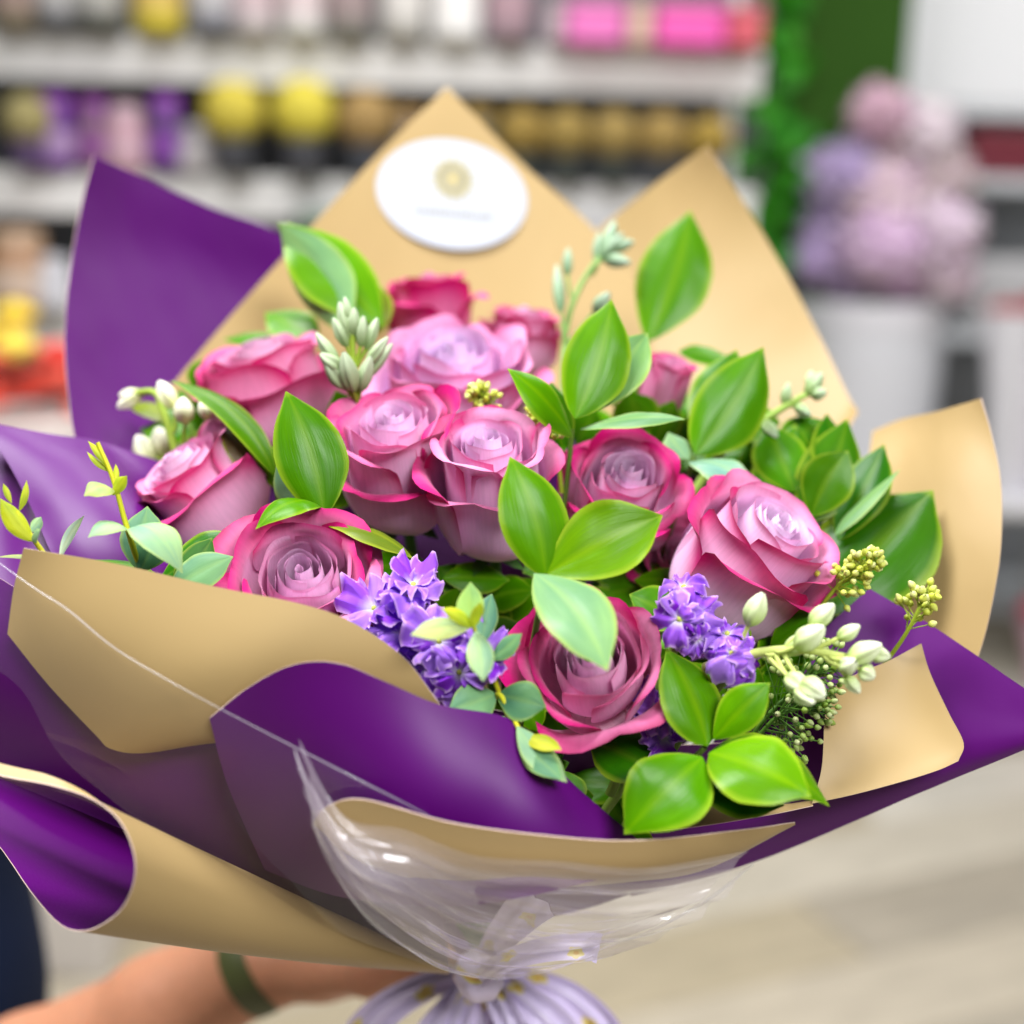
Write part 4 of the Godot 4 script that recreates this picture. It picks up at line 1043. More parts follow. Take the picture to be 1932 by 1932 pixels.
func bones_mesh(bones: Array, cell: float, k: float) -> ArrayMesh:  # bones: [a, b, ra, rb]
	var lo := Vector3.INF
	var hi := -Vector3.INF
	for b in bones:
		var r: float = maxf(b[2], b[3]) + cell * 3.0
		for p in [b[0], b[1]]:
			lo = lo.min(p - Vector3.ONE * r)
			hi = hi.max(p + Vector3.ONE * r)
	var n := Vector3i(((hi - lo) / cell).ceil()) + Vector3i.ONE
	var f := PackedFloat32Array()
	f.resize(n.x * n.y * n.z)
	f.fill(1.0)
	for b in bones:
		var a: Vector3 = b[0]
		var ab: Vector3 = b[1] - a
		var l2 := maxf(ab.length_squared(), 1e-9)
		var r: float = maxf(b[2], b[3]) + maxf(cell * 3.0, k * 1.2)
		var b_lo: Vector3 = ((a.min(b[1]) - Vector3.ONE * r - lo) / cell).floor()
		var b_hi: Vector3 = ((a.max(b[1]) + Vector3.ONE * r - lo) / cell).ceil()
		for z in range(maxi(int(b_lo.z), 0), mini(int(b_hi.z), n.z - 1) + 1):
			for y in range(maxi(int(b_lo.y), 0), mini(int(b_hi.y), n.y - 1) + 1):
				for x in range(maxi(int(b_lo.x), 0), mini(int(b_hi.x), n.x - 1) + 1):
					var p := lo + Vector3(x, y, z) * cell
					var h := clampf((p - a).dot(ab) / l2, 0.0, 1.0)
					var dist := p.distance_to(a + ab * h) - lerpf(b[2], b[3], h)
					var q := (z * n.y + y) * n.x + x
					f[q] = dist if f[q] >= 0.999 else smin(f[q], dist, k)
	var cell_v := {}
	var st := SurfaceTool.new()
	st.begin(Mesh.PRIMITIVE_TRIANGLES)
	st.set_smooth_group(0)
	var verts := PackedVector3Array()
	var step := [1, n.x, n.x * n.y]
	for z in n.z - 1:
		for y in n.y - 1:
			for x in n.x - 1:
				var q := (z * n.y + y) * n.x + x
				var neg := 0
				var acc := Vector3.ZERO
				var cnt := 0
				for e in 8:
					if f[q + (e & 1) + ((e >> 1) & 1) * n.x + (e >> 2) * n.x * n.y] < 0.0:
						neg += 1
				if neg == 0 or neg == 8:
					continue
				for e in 8:
					for ax in 3:
						if e & (1 << ax):
							continue
						var g := e | (1 << ax)
						var va := f[q + (e & 1) + ((e >> 1) & 1) * n.x + (e >> 2) * n.x * n.y]
						var vb := f[q + (g & 1) + ((g >> 1) & 1) * n.x + (g >> 2) * n.x * n.y]
						if (va < 0.0) != (vb < 0.0):
							var pa := Vector3(e & 1, (e >> 1) & 1, e >> 2)
							pa[ax] += va / (va - vb)
							acc += pa
							cnt += 1
				cell_v[q] = verts.size()
				verts.append(lo + (Vector3(x, y, z) + acc / cnt) * cell)
	for v in verts:
		st.add_vertex(v)
	for z in range(1, n.z - 1):
		for y in range(1, n.y - 1):
			for x in range(1, n.x - 1):
				var q := (z * n.y + y) * n.x + x
				for ax in 3:
					var a := f[q] < 0.0
					var b := f[q + step[ax]] < 0.0
					if a == b:
						continue
					var i: int = step[(ax + 1) % 3]
					var j: int = step[(ax + 2) % 3]
					var c := [cell_v[q - i - j], cell_v[q - j], cell_v[q], cell_v[q - i]]
					if not a:
						c.reverse()
					for t in [c[0], c[2], c[1], c[0], c[3], c[2]]:
						st.add_index(t)
	st.generate_normals()
	return st.commit()

func person() -> void:
	var el := P(-330, 2330, .96)
	var wr := P(482, 1826, .88)
	var t := thing("person", "person holding the bouquet: bare forearm, navy clothes at the lower left", "person", P(-300, 2600, 1.1))
	var o := t.position
	var pc := P(610, 1812, .865)
	var bones := []
	bones.append([el, P(60, 2055, .92), .046, .047])
	bones.append([P(60, 2055, .92), P(310, 1918, .895), .047, .036])
	bones.append([P(310, 1918, .895), wr, .036, .0255])
	bones.append([P(300, 1905, .90), P(470, 1808, .885), .033, .024])
	bones.append([wr, pc, .026, .022])
	bones.append([pc + D(0, 1, 0) * .016, P(760, 1770, .845), .016, .015])
	bones.append([pc - D(0, 1, 0) * .006, P(760, 1822, .845), .017, .014])
	# four fingers close round the far side of the stems, the thumb round the near side
	for k in 4:
		var y := 1738.0 + k * 28.0
		var kn := P(780, y, .85)
		var l: float = [0.92, 1.0, 0.96, 0.8][k]
		var a := P(780 + 85 * l, y - 4, .862)
		var b := P(780 + 150 * l, y - 2, .838)
		var c := P(780 + 150 * l, y + 2, .812)
		bones.append([P(690, y, .858), kn, .0105, .0098])
		bones.append([kn, a, .0095, .0088])
		bones.append([a, b, .0088, .0080])
		bones.append([b, c, .0080, .0070])
	bones.append([P(600, 1835, .85), P(700, 1838, .815), .014, .0115])
	bones.append([P(700, 1838, .815), P(790, 1826, .79), .011, .0098])
	bones.append([P(790, 1826, .79), P(860, 1812, .785), .0098, .008])
	for b in bones:
		b[0] -= o
		b[1] -= o
	part("forearm_and_hand", bones_mesh(bones, 0.0045, 0.012), M["skin"], t)
	# navy clothes of the hip and thigh that shows past the rolled paper
	var hip := []
	for e in [[-330, 1500, 1.10, .15], [-330, 1900, 1.10, .17], [-310, 2600, 1.12, .14]]:
		hip.append([P(e[0], e[1], e[2]) - o, e[3]])
	part("navy_clothes", bones_mesh([[hip[0][0], hip[1][0], .145, .16], [hip[1][0], hip[2][0], .16, .13]], 0.014, 0.03), M["navy cloth"], t)
	# strap round the wrist
	var s0 := P(486, 1822, .879)
	var dir := (wr - P(310, 1918, .895)).normalized()
	var prof := []
	for e in [[.0275, -.009], [.0300, -.0085], [.0305, 0.0], [.0300, .0085], [.0275, .009]]:
		prof.append(Vector2(e[0], e[1]))
	var b := solo("wrist_strap", lathe(prof, 36), M["strap"], "dark olive strap round the wrist of the person", "wrist strap", s0)
	b.basis = basis_from(dir, 0.0)

# ---------------------------------------------------------------- the shop behind
func ball_plant(x: float, y: float, z: float, rpx: float, c: Color, potc: Color, label: String, group: String) -> void:
	# a round flower ball on a small pot, standing on the shelf
	var at := W(x, y, z)
	var r := W(x + rpx, y, z).distance_to(at)
	var t := thing("flower_ball", label, "flower ball", at - Vector3(0, r * 2.0, 0), group)
	var pos := PackedVector3Array()
	var nu := 33
	var nv := 21
	for j in nv:
		var p := PI * j / (nv - 1)
		for i in nu:
			var a := TAU * i / (nu - 1)
			var dir := Vector3(sin(p) * cos(a), -cos(p), -sin(p) * sin(a))
			pos.append(dir * r * (1.0 + 0.10 * noise.get_noise_3dv(dir * 130.0 + Vector3.ONE * x)) + Vector3(0, r * 2.0, 0))
	part("blossom_ball", grid(nu, nv, pos, PackedColorArray(), true), flat_mat(c, 0.8), t)
	part("pot", lathe([Vector2(0.001, 0), Vector2(r * 0.5, 0), Vector2(r * 0.68, r * 0.95), Vector2(r * 0.74, r * 1.0), Vector2(r * 0.70, r * 1.12), Vector2(0.001, r * 1.1)], 20), flat_mat(potc, 0.5), t)

var flat_cache := {}
func flat_mat(c: Color, rough: float) -> StandardMaterial3D:
	var key := "%s %.2f" % [c.to_html(), rough]
	if not flat_cache.has(key):
		flat_cache[key] = mat("paint " + key, c, rough)
	return flat_cache[key]

func jar(x: float, y0: float, y1: float, z: float, wpx: float, c: Color, lid: Color, label: String, group: String) -> void:
	var b := W(x, y1, z)
	var h := W(x, y0, z).y - b.y
	var r := W(x + wpx * 0.5, y1, z).distance_to(b)
	var t := thing("gift_jar", label, "jar", b, group)
	part("body", lathe([Vector2(0.001, 0), Vector2(r * 0.9, 0), Vector2(r, h * 0.08), Vector2(r, h * 0.62), Vector2(r * 0.72, h * 0.78), Vector2(r * 0.70, h * 0.8)], 22), flat_mat(c, 0.35), t)
	part("label_band", lathe([Vector2(r * 1.0, h * 0.2), Vector2(r * 1.012, h * 0.21), Vector2(r * 1.012, h * 0.5), Vector2(r * 1.0, h * 0.51)], 22), flat_mat(c.lerp(Color8(230, 226, 220), 0.55) if int(x) % 3 else c.lerp(lid, 0.8), 0.5), t)
	part("lid", lathe([Vector2(r * 0.76, h * 0.79), Vector2(r * 0.80, h * 0.82), Vector2(r * 0.78, h * 0.97), Vector2(r * 0.6, h), Vector2(0.001, h)], 22), flat_mat(lid, 0.4), t)

func carton(x0: float, y0: float, x1: float, y1: float, z: float, depth: float, c: Color, band: Color, label: String, group: String, called := "gift_box", cat := "box") -> void:
	var a := W(x0, y1, z)
	var b := W(x1, y1, z)
	var h := W((x0 + x1) * 0.5, y0, z).y - W((x0 + x1) * 0.5, y1, z).y
	var w := b.x - a.x
	var t := thing(called, label, cat, Vector3((a.x + b.x) * 0.5, (a.y + b.y) * 0.5, z - depth * 0.5), group)
	part("body", box(w, h * 0.8, depth, 0.008), flat_mat(c, 0.55), t, Vector3(0, h * 0.4, 0))
	part("lid", box(w * 1.03, h * 0.198, depth * 1.03, 0.008), flat_mat(band, 0.55), t, Vector3(0, h * 0.901, 0))

func backdrop() -> void:
	# floor of pale boards laid aslant
	var fl := struct("floor", box(14, 0.02, 14, 0.001), flat_mat(Color8(150, 140, 122), 0.7), Vector3(0, -0.032, -4))
	var rng := RandomNumberGenerator.new()
	rng.seed = 4
	var boards := []
	var tones := [Color8(204, 196, 176), Color8(184, 172, 144), Color8(172, 163, 144), Color8(216, 210, 194), Color8(170, 160, 132), Color8(194, 184, 162)]
	var grain := fiber_texture(256, 64, 4.0, 24.0, 0.88, 1.0, 51)
	var bms := []
	for c in tones:
		var m := mat("board", c, 0.34)
		m.albedo_texture = grain
		m.uv1_triplanar = true
		m.uv1_scale = Vector3(0.8, 0.8, 0.8)
		bms.append(m)
	var bm := box(1.196, 0.02, 0.236, 0.003)
	var turn := Basis(Vector3.UP, 0.42)
	for r in range(-16, 18):
		for c in range(-4, 5):
			var at := turn * Vector3(c * 1.2 + (r % 3) * 0.4, 0, r * 0.24) + Vector3(0, 0, -3.6)
			if absf(at.x) > 3.4 or at.z < -6.6 or at.z > -1.3:
				continue
			var p := part("floor_board", bm, bms[rng.randi() % bms.size()], fl, at + Vector3(0, 0.033 + rng.randf_range(0.0, 0.0015), 4))
			p.basis = turn
	struct("back_wall", box(14, 4.5, 0.1, 0.001), flat_mat(Color8(226, 228, 230), 0.8), Vector3(0, 2.2, -6.6))
	# shelving
	var z := -3.4
	var wh := Color8(232, 232, 230)
	var sh := thing("shelving_unit", "white display shelving across the back of the shop", "shelving", Vector3(W(560, 900, z).x, 0, z - 0.2))
	var so := sh.position
	var x0 := W(-260, 200, z).x
	var x1 := W(1440, 200, z).x
	var shelf_y := [W(700, 92, z).y, W(700, 350, z).y, W(700, 610, z).y, W(700, 900, z).y, 0.1]
	var xm := (x0 + x1) * 0.5 - so.x
	for y in shelf_y:
		part("shelf", box(x1 - x0, 0.03, 0.4, 0.008), flat_mat(wh, 0.45), sh, Vector3(xm, y - 0.0, 0.0))
		part("price_rail", box(x1 - x0 - 0.02, 0.10, 0.012, 0.006), flat_mat(Color8(232, 232, 228), 0.4), sh, Vector3(xm, y - 0.036, 0.207))
	for x in [x0 + 0.015, x1 - 0.015]:
		part("upright", box(0.026, 2.5, 0.05, 0.004), flat_mat(wh, 0.5), sh, Vector3(x - so.x, 1.25, -0.228))
	part("back_panel", box(x1 - x0 - 0.07, 2.44, 0.012, 0.003), flat_mat(Color8(86, 88, 92), 0.7), sh, Vector3(xm, 1.25, -0.222))
	# on the shelves; things stand on a board's upper face
	var up := func(k: int) -> float: return shelf_y[k] + 0.0155
	var on := func(o: Node3D, k: int) -> void: o.position.y = shelf_y[k] + 0.0155
	var zf := z + 0.06
	var Gj := "small jars and pots on the shelves"
	var Gb := "flower balls on the shelves"
	var last := func() -> Node3D: return get_child(get_child_count() - 1)
	# middle compartment (between the two visible boards)
	for e in [[50, 215, 46, Color8(150, 140, 90), Color8(90, 70, 110), "olive flower ball at the left end of the middle shelf"], [440, 212, 58, Color8(192, 176, 62), Color8(70, 72, 78), "left of the two big yellow flower balls on the middle shelf"], [572, 216, 60, Color8(198, 184, 60), Color8(70, 72, 78), "right of the two big yellow flower balls on the middle shelf"], [690, 220, 54, Color8(150, 122, 70), Color8(66, 70, 78), "tan flower ball beside the yellow ones"],
			[985, 238, 46, Color8(136, 112, 46), Color8(60, 70, 64), "gold flower ball right of the gold paper corner"], [1070, 240, 46, Color8(138, 116, 54), Color8(58, 66, 62), "second gold flower ball right of the gold paper corner"], [1160, 242, 46, Color8(140, 118, 60), Color8(58, 66, 62), "third gold flower ball right of the gold paper corner"], [1250, 244, 46, Color8(140, 116, 58), Color8(62, 66, 70), "fourth gold flower ball right of the gold paper corner"], [1340, 244, 44, Color8(140, 116, 40), Color8(62, 66, 70), "gold flower ball at the right end of the middle shelf"]]:
		ball_plant(e[0], e[1], zf, e[2], e[3], e[4], e[5], Gb)
		on.call(last.call(), 1)
	for e in [[110, 170, 312, 74, Color8(96, 40, 130), Color8(130, 60, 160), "purple jar near the left end of the middle shelf"], [180, 175, 312, 60, Color8(120, 90, 110), Color8(140, 70, 150), "dusty plum jar on the middle shelf"], [240, 190, 316, 76, Color8(190, 150, 160), Color8(200, 170, 180), "pale pink jar on the middle shelf"], [315, 170, 316, 66, Color8(84, 50, 110), Color8(140, 70, 170), "dark jar with a purple lid on the middle shelf"], [370, 225, 318, 66, Color8(160, 156, 158), Color8(176, 172, 172), "grey jar left of the yellow flower balls"], [770, 190, 325, 70, Color8(90, 86, 80), Color8(150, 120, 70), "dark jar behind the gold paper corner"], [900, 190, 330, 70, Color8(74, 84, 76), Color8(150, 124, 60), "green-black jar right of the gold paper corner"]]:
		jar(e[0], e[1], e[2], zf - 0.05, e[3], e[4], e[5], e[6], Gj)
		on.call(last.call(), 1)
	# top compartment: only the feet of things show
	var tops := [[30, 90, Color8(120, 110, 90)], [110, 80, Color8(96, 98, 100)], [190, 90, Color8(90, 92, 84)], [300, 96, Color8(196, 180, 50)], [400, 84, Color8(110, 112, 120)], [480, 80, Color8(186, 180, 178)], [570, 84, Color8(206, 206, 200)], [660, 84, Color8(120, 118, 110)], [760, 84, Color8(170, 168, 160)], [860, 96, Color8(226, 226, 222)], [960, 84, Color8(140, 120, 126)]]
	for e in tops:
		var lab: String = {30: "brown pot at the left end of the top shelf", 110: "grey pot, second from the left on the top shelf", 190: "dark olive pot on the top shelf", 300: "yellow pot on the top shelf", 400: "slate pot right of the yellow pot", 480: "pale beige pot on the top shelf", 570: "off-white pot on the top shelf", 660: "dark pot right of the off-white pot", 760: "light grey pot on the top shelf", 860: "tall white pot on the top shelf", 960: "mauve pot left of the pink boxes"}[e[0]]
		jar(e[0], -120, 70, zf - 0.02, e[1], e[2], e[2].lerp(Color8(210, 160, 170), 0.4), lab, Gj)
		on.call(last.call(), 0)
	var bx := [[1030, 1062, Color8(180, 160, 165), "mauve box left of the pink gift boxes"], [1068, 1178, Color8(216, 110, 176), "pale pink gift box on the top shelf"], [1186, 1228, Color8(206, 176, 156), "tan gift box between the pink ones"], [1236, 1368, Color8(222, 84, 166), "hot pink gift box on the top shelf"], [1374, 1440, Color8(196, 84, 96), "brick red gift box at the right end of the top shelf"]]
	for e in bx:
		carton(e[0], 10, e[1], 92, zf + 0.04, 0.16, e[2], e[2].lerp(Color8(200, 180, 180), 0.3), e[3], "gift boxes on the top shelf")
		on.call(last.call(), 0)
	# lower compartments, left end
	for e in [[40, 470, 620, 120, Color8(170, 130, 96), Color8(190, 160, 130), "tan jar on the lower shelf at the left"], [105, 520, 620, 80, Color8(196, 196, 200), Color8(206, 206, 210), "silver jar on the lower shelf at the left"], [600, 400, 600, 110, Color8(70, 90, 74), Color8(90, 110, 90), "dark green jar behind the purple and gold sheets"], [1110, 420, 600, 120, Color8(110, 112, 116), Color8(150, 150, 156), "grey jar between the two gold corners"]]:
		jar(e[0], e[1], e[2], zf, e[3], e[4], e[5], e[6], Gj)
		on.call(last.call(), 2)
	# red and yellow flowers in a white bucket at the left
	var fb := W(40, 830, -2.5)
	var bt := thing("flower_bucket", "white bucket of red and yellow flowers at the left edge", "flower bucket", fb - Vector3(0, 0.16, 0))
	part("bucket", lathe([Vector2(.001, 0), Vector2(.11, 0), Vector2(.135, .2), Vector2(.14, .205), Vector2(.13, .207), Vector2(.001, .19)], 26), flat_mat(Color8(236, 228, 220), 0.5), bt)
	var fcol := [Color8(214, 52, 40), Color8(226, 90, 70), Color8(232, 204, 60), Color8(222, 70, 50), Color8(238, 214, 80), Color8(226, 120, 100)]
	for k in 15:
		var a := k * 2.39996
		var rr := 0.03 * sqrt(float(k)) * 1.05
		var hh := 0.30 + 0.06 * cos(k * 1.7) - rr * 0.4
		var c: Color = fcol[2 + 2 * (k % 2)] if hh > 0.31 else fcol[[0, 1, 3, 5][k % 4]]
		var prof := []
		for q in 8:
			var s := q / 7.0
			prof.append(Vector2(0.042 * sin(PI * clampf(s, 0.02, 0.98)) , 0.05 * s))
		part("flower", lathe(prof, 18, Vector3(cos(a) * rr, hh, sin(a) * rr), 7, 0.3), flat_mat(c, 0.7), bt)
	var stand := thing("plinth", "low white plinth under the red and yellow flowers", "plinth", Vector3(bt.position.x, 0, bt.position.z))
	part("column", box(0.34, bt.position.y - 0.04, 0.34, 0.01), flat_mat(Color8(228, 222, 214), 0.6), stand, Vector3(0, (bt.position.y - 0.04) * 0.5 + 0.004, 0))
	part("top", box(0.40, 0.0305, 0.40, 0.01), flat_mat(Color8(236, 230, 222), 0.5), stand, Vector3(0, bt.position.y - 0.0205, 0))
	# green column with climbing leaves
	var gz := -4.3
	var ga := W(1478, 300, gz).x
	var gb := W(1698, 300, gz).x
	var col := thing("green_column", "dark green square column at the right of the shelves", "column", Vector3((ga + gb) * 0.5, 0, gz - (gb - ga) * 0.5))
	part("shaft", box(gb - ga, 3.0, gb - ga, 0.01), flat_mat(Color8(40, 80, 0), 0.95), col, Vector3(0, 1.5, 0))
	part("skirting", box(gb - ga + 0.03, 0.12, gb - ga + 0.03, 0.008), flat_mat(Color8(44, 70, 12), 0.6), col, Vector3(0, 0.062, 0))
	var vine := thing("climbing_vine", "bright green leafy vine up the left side of the green column", "vine", Vector3(ga - 0.04, 0, gz + 0.03))
	var lm := []
	for k in 260:
		var yy := rng.randf_range(0.3, 2.6)
		var b := Vector3(rng.randf_range(-0.09, 0.05), yy, rng.randf_range(-0.02, 0.05))
		var dir := Vector3(rng.randf_range(-1, 1), rng.randf_range(-0.9, 0.3), rng.randf_range(0.1, 0.8)).normalized()
		var g := lin(40, 140, 16).lerp(lin(84, 190, 30), rng.randf())
		lm.append(leaf_mesh(b, b + dir * 0.085, 0.06, Vector3(rng.randf_range(-0.3, 0.3), 0.5, 1), 0.05, -0.1, 0.05, g, g, k))
	part("foliage", join(lm), M["matte leaf"], vine).set_meta("kind", "stuff")
	part("stem", tube([Vector3(0, 0.02, 0), Vector3(0.01, 0.9, 0), Vector3(-0.02, 1.8, 0), Vector3(0, 2.6, 0)], [0.008, 0.004], 7, 20, PackedColorArray([lin(70, 80, 30), lin(70, 110, 30)])), M["plant"], vine)
	# white cabinet at the far right
	var cz := -4.7
	var ca := W(1722, 100, cz).x
	var cab := thing("display_cabinet", "tall white display cabinet at the right edge", "cabinet", Vector3(ca + 0.45, 0, cz - 0.25))
	var cy := [0.06, W(1850, 640, cz).y, W(1850, 345, cz).y, W(1850, 208, cz).y, 2.4]
	for y in cy:
		part("shelf", box(0.9, 0.04, 0.46, 0.006), flat_mat(Color8(226, 230, 232), 0.5), cab, Vector3(0, y, 0.0))
	part("side_panel", box(0.10, 2.5, 0.5, 0.008), flat_mat(Color8(244, 248, 248), 0.5), cab, Vector3(-0.501, 1.255, 0))
	part("side_panel", box(0.04, 2.5, 0.5, 0.008), flat_mat(Color8(244, 248, 248), 0.5), cab, Vector3(0.472, 1.255, 0))
	part("back_panel", box(0.9, 2.46, 0.01, 0.002), flat_mat(Color8(150, 152, 154), 0.7), cab, Vector3(0, 1.25, -0.236))
	part("header_panel", box(0.896, 2.376 - cy[3] - 0.024, 0.02, 0.004), flat_mat(Color8(248, 250, 250), 0.45), cab, Vector3(0, (cy[3] + 0.022 + 2.378) * 0.5, 0.218))
	carton(1832, 212, 1990, 300, cz - 0.03, 0.2, Color8(120, 40, 54), Color8(140, 60, 70), "maroon box in the white cabinet", "boxes in the cabinet")
	last.call().position.y = cy[2] + 0.0205
	carton(1836, 420, 1990, 560, cz - 0.03, 0.2, Color8(206, 206, 206), Color8(220, 220, 220), "light grey box in the white cabinet", "boxes in the cabinet")
	last.call().position.y = cy[1] + 0.0205
	# tall arrangement of pastel flower heads on a white drum, in front of the column
	var az := -4.1
	var dt := W(1672, 575, az)
	var drum_r := (W(1832, 600, az).x - W(1512, 600, az).x) * 0.5
	var drum_y := W(1672, 860, az).y - 0.1
	var drum := thing("hat_box", "round white hat box carrying the pastel flowers", "hat box", Vector3(dt.x, drum_y, dt.z - drum_r))
	var dh := dt.y - drum_y
	part("body", lathe([Vector2(0.001, 0), Vector2(drum_r * 0.97, 0), Vector2(drum_r * 0.97, dh * 0.93), Vector2(drum_r * 0.9, dh * 0.93), Vector2(drum_r * 0.88, dh * 0.85), Vector2(0.001, dh * 0.85)], 40), flat_mat(Color8(226, 228, 232), 0.5), drum)
	part("rim", lathe([Vector2(drum_r * 0.975, dh * 0.86), Vector2(drum_r * 1.0, dh * 0.87), Vector2(drum_r * 1.0, dh * 0.99), Vector2(drum_r * 0.96, dh), Vector2(drum_r * 0.91, dh * 0.99), Vector2(drum_r * 0.905, dh * 0.935)], 40), flat_mat(Color8(232, 232, 236), 0.45), drum)
	var tx0 := W(1470, 900, az).x
	var tx1 := W(2150, 900, az).x
	var ped := thing("display_table", "long white table under the hat box and the paper cones", "table", Vector3((tx0 + tx1) * 0.5, 0, az - 0.25))
	part("table_top", box(tx1 - tx0, 0.04, 0.8, 0.008), flat_mat(Color8(224, 224, 224), 0.4), ped, Vector3(0, drum_y - 0.021, 0))
	for k in 4:
		part("leg", box(0.05, drum_y - 0.045, 0.05, 0.006), flat_mat(Color8(206, 206, 206), 0.4), ped, Vector3((tx1 - tx0) * (0.46 if k % 2 else -0.46), (drum_y - 0.045) * 0.5 + 0.004, 0.34 if k < 2 else -0.34))
	var heads := [[1590, 330, 70, Color8(196, 180, 224)], [1580, 445, 78, Color8(204, 186, 226)], [1665, 470, 80, Color8(222, 192, 220)], [1660, 370, 80, Color8(232, 210, 214)], [1670, 290, 74, Color8(236, 216, 214)], [1660, 215, 56, Color8(216, 176, 190)], [1740, 250, 66, Color8(230, 222, 222)], [1760, 350, 74, Color8(228, 214, 206)], [1770, 450, 76, Color8(220, 204, 214)], [1700, 520, 60, Color8(220, 176, 214)], [1600, 520, 56, Color8(206, 184, 220)], [1790, 525, 50, Color8(222, 206, 210)], [1540, 490, 46, Color8(196, 176, 222)]]
	var names := ["lilac", "large lilac", "rosy lilac", "pale peach", "cream pink", "dusty pink, topmost", "white", "beige", "greyish pink", "bright pink, low", "lavender, low", "pale, low right", "small lavender, outermost left"]
	for k in heads.size():
		var e: Array = heads[k]
		var zz := az - drum_r * (0.55 + 0.35 * sin(k * 2.1))
		var at := W(e[0], e[1], zz)
		var r := W(e[0] + e[2], e[1], zz).distance_to(at)
		var t := thing("hydrangea", names[k] + " hydrangea head in the pastel arrangement", "hydrangea", at, "pastel flower heads on the hat box")
		var pos := PackedVector3Array()
		var cl := PackedColorArray()
		for j in 25:
			var p := PI * j / 24.0
			for i in 41:
				var a := TAU * i / 40.0
				var dir := Vector3(sin(p) * cos(a), -cos(p), -sin(p) * sin(a))
				var fz := noise.get_noise_3dv(dir * 150.0 + Vector3.ONE * k * 60.0)
				pos.append(dir * r * (0.92 + 0.8 * fz) * Vector3(1.0, 0.85, 1.0))
				var hue: Color = e[3].srgb_to_linear()
				var hz := noise.get_noise_3dv(dir * 160.0 + Vector3(k * 31.0 + 700.0, 90.0, 40.0))
				cl.append(hue.lerp(lin(244, 234, 232), clampf(1.2 * hz, 0.0, 0.6)).lerp(lin(206, 160, 214), clampf(-1.4 * hz, 0.0, 0.6)))
		part("blossom", grid(41, 25, pos, cl, true), M["matte bloom"], t)
		part("stem", tube([Vector3(0, -r * 0.8, 0), (Vector3(dt.x, dt.y - 0.02, dt.z - drum_r) - at).lerp(Vector3.ZERO, 0.3), Vector3(dt.x, dt.y - dh * 0.14, dt.z - drum_r) - at], [0.004], 6, 8, PackedColorArray([lin(90, 130, 50), lin(90, 130, 50)])), M["plant"], t)
	# wrapped flowers at the right edge
	var wz := -4.05
	for e in [[1868, 545, 930, 64, Color8(150, 14, 30), Color8(226, 226, 230), "dark red roses in a white paper cone at the right edge"], [1905, 630, 960, 62, Color8(156, 96, 206), Color8(230, 228, 236), "violet flowers in a white paper cone at the right edge"], [1935, 1120, 1420, 60, Color8(196, 60, 86), Color8(214, 170, 190), "pink wrapped flowers low at the right edge"]]:
		var top := W(e[0], e[1] + 40, wz)
		var bot := W(e[0] + 20, e[2], wz)
		bot.y = drum_y if e[1] < 1000 else 0.006
		var r := W(e[0] + e[3], e[1], wz).distance_to(W(e[0], e[1], wz))
		var t := thing("wrapped_flowers", e[6], "wrapped flowers", bot, "wrapped flowers at the right edge")
		var h := top.y - bot.y
		part("paper_cone", lathe([Vector2(0.001, 0), Vector2(r * 0.35, 0), Vector2(r * 0.75, h * 0.6), Vector2(r * 1.1, h * 1.0), Vector2(r * 1.06, h * 1.0), Vector2(r * 0.68, h * 0.6), Vector2(0.001, h * 0.5)], 24, Vector3.ZERO, 6, 0.08), flat_mat(e[5], 0.5), t)
		for k in 6:
			var a := k * 2.4
			var prof := []
			for q in 8:
				prof.append(Vector2(r * 0.5 * sin(PI * clampf(q / 7.0, 0.02, 0.98)), r * 0.7 * q / 7.0))
			part("flower", lathe(prof, 14, Vector3(cos(a) * r * 0.55, h * 0.93 + (0.03 if k == 0 else 0.0), sin(a) * r * 0.55), 5, 0.25), flat_mat(e[4], 0.7), t)

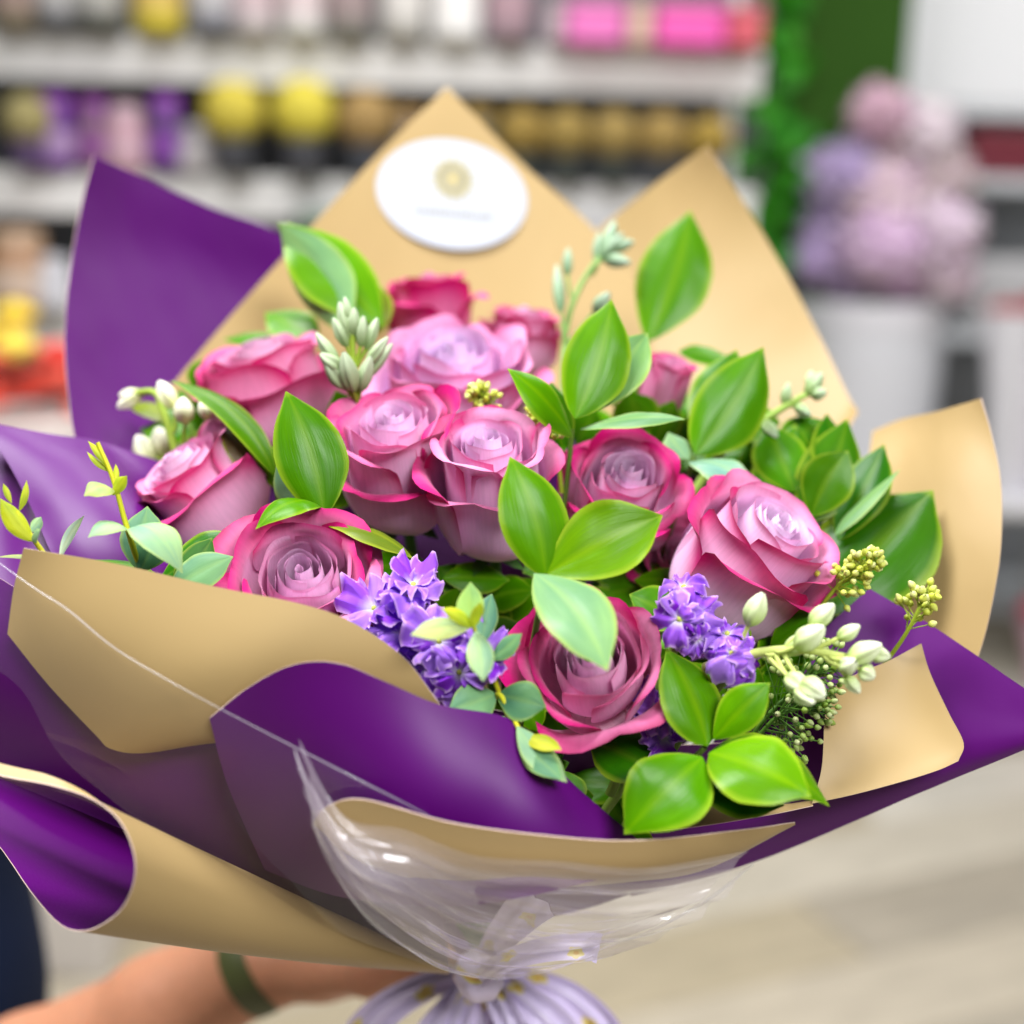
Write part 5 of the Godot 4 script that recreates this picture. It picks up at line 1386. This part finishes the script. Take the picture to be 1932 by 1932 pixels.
# ---------------------------------------------------------------- build
func _ready() -> void:
	noise.seed = 12
	noise.noise_type = FastNoiseLite.TYPE_SIMPLEX_SMOOTH
	noise.frequency = 0.02
	var cam := Camera3D.new()
	cam.name = "camera"
	cam_tf = Transform3D(Basis.from_euler(Vector3(deg_to_rad(-13.0), 0, deg_to_rad(1.6))), Vector3(0, 1.45, 0))
	cam.transform = cam_tf
	var at := CameraAttributesPhysical.new()
	at.frustum_focal_length = 12.0 / T
	at.frustum_focus_distance = 0.585
	at.frustum_near = 0.02
	at.frustum_far = 60.0
	at.exposure_aperture = 2.05
	cam.attributes = at
	add_child(cam)
	cam.current = true
	var we := WorldEnvironment.new()
	we.name = "environment"
	var env := Environment.new()
	env.background_mode = Environment.BG_COLOR
	env.background_color = Color8(66, 67, 70)
	env.background_energy_multiplier = 1.0
	env.tonemap_mode = Environment.TONE_MAPPER_LINEAR
	env.tonemap_exposure = 1.05
	env.sdfgi_enabled = true
	env.ssao_enabled = true
	env.ssil_enabled = true
	we.environment = env
	add_child(we)
	make_materials()
	var pr := Image.create(128, 512, true, Image.FORMAT_RGB8)
	pr.fill(Color8(228, 216, 246))
	for e in [[40, 130], [90, 330]]:
		for y in range(-34, 35):
			for x in range(-34, 35):
				var a := atan2(y, x)
				var q := Vector2(x * 1.0, y * 1.0).length() / (27.0 + 4.0 * cos(a * 5.0))
				if q < 1.0 and e[0] + x >= 0 and e[0] + x < 128:
					pr.set_pixel(e[0] + x, e[1] + y, Color8(234, 218, 130) if q > 0.35 else Color8(222, 180, 90))
	pr.generate_mipmaps()
	var rb := mat("ribbon", Color(1, 1, 1), 0.32, 0.6)
	rb.albedo_texture = ImageTexture.create_from_image(pr)
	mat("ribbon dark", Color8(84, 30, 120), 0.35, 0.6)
	mat("navy cloth", Color8(16, 30, 58), 0.85, 0.3)
	mat("strap", Color8(74, 80, 40), 0.55)
	var m := mat("film hem", Color(0.95, 0.95, 0.97, 0.18), 0.10, 0.5)
	m.transparency = BaseMaterial3D.TRANSPARENCY_ALPHA
	m = mat("film wrinkled", Color(0.93, 0.90, 0.92, 0.15), 0.12, 0.6)
	m.transparency = BaseMaterial3D.TRANSPARENCY_ALPHA
	# ceiling panel lamps of the shop, plus added fill behind viewer and before cabinet
	for e in [[-0.7, -0.6, 1.2, 0.6, 7.5], [0.9, 1.4, 1.2, 1.2, 12.5], [0.2, -2.4, 2.4, 0.6, 4.5], [1.9, -3.4, 0.6, 1.2, 2.2]]:
		var t := thing("ceiling_lamp", {-0.7: "square ceiling panel lamp above the bouquet", 0.9: "added panel lamp behind the viewer for frontal fill", 0.2: "long ceiling panel lamp in front of the shelves", 1.9: "added panel lamp that brightens the white cabinet"}[e[0]], "ceiling lamp", Vector3(e[0], 3.0, e[1]), "ceiling lamps of the shop")
		part("housing", box(e[2] + 0.06, 0.05, e[3] + 0.06, 0.006), flat_mat(Color8(230, 230, 230), 0.5), t, Vector3(0, 0.03, 0))
		var gm := mat("lamp glow", Color8(255, 250, 244), 0.5)
		gm.emission_enabled = true
		gm.emission = Color8(255, 250, 244)
		gm.emission_energy_multiplier = 2.0
		part("lamp_diffuser", box(e[2], 0.008, e[3], 0.002), gm, t, Vector3(0, 0.0, 0))
		var al := AreaLight3D.new()
		al.name = "panel_light"
		al.area_size = Vector2(e[2], e[3])
		al.light_color = Color8(252, 251, 255)
		al.light_energy = e[4]
		al.shadow_enabled = true
		al.light_size = 1.0
		t.add_child(al)
		al.position = Vector3(0, -0.012, 0)
		al.rotation_degrees = Vector3(-90, 0, 0)
	backdrop()
	person()
	papers()
	bouquet()
	ribbon()
	film()
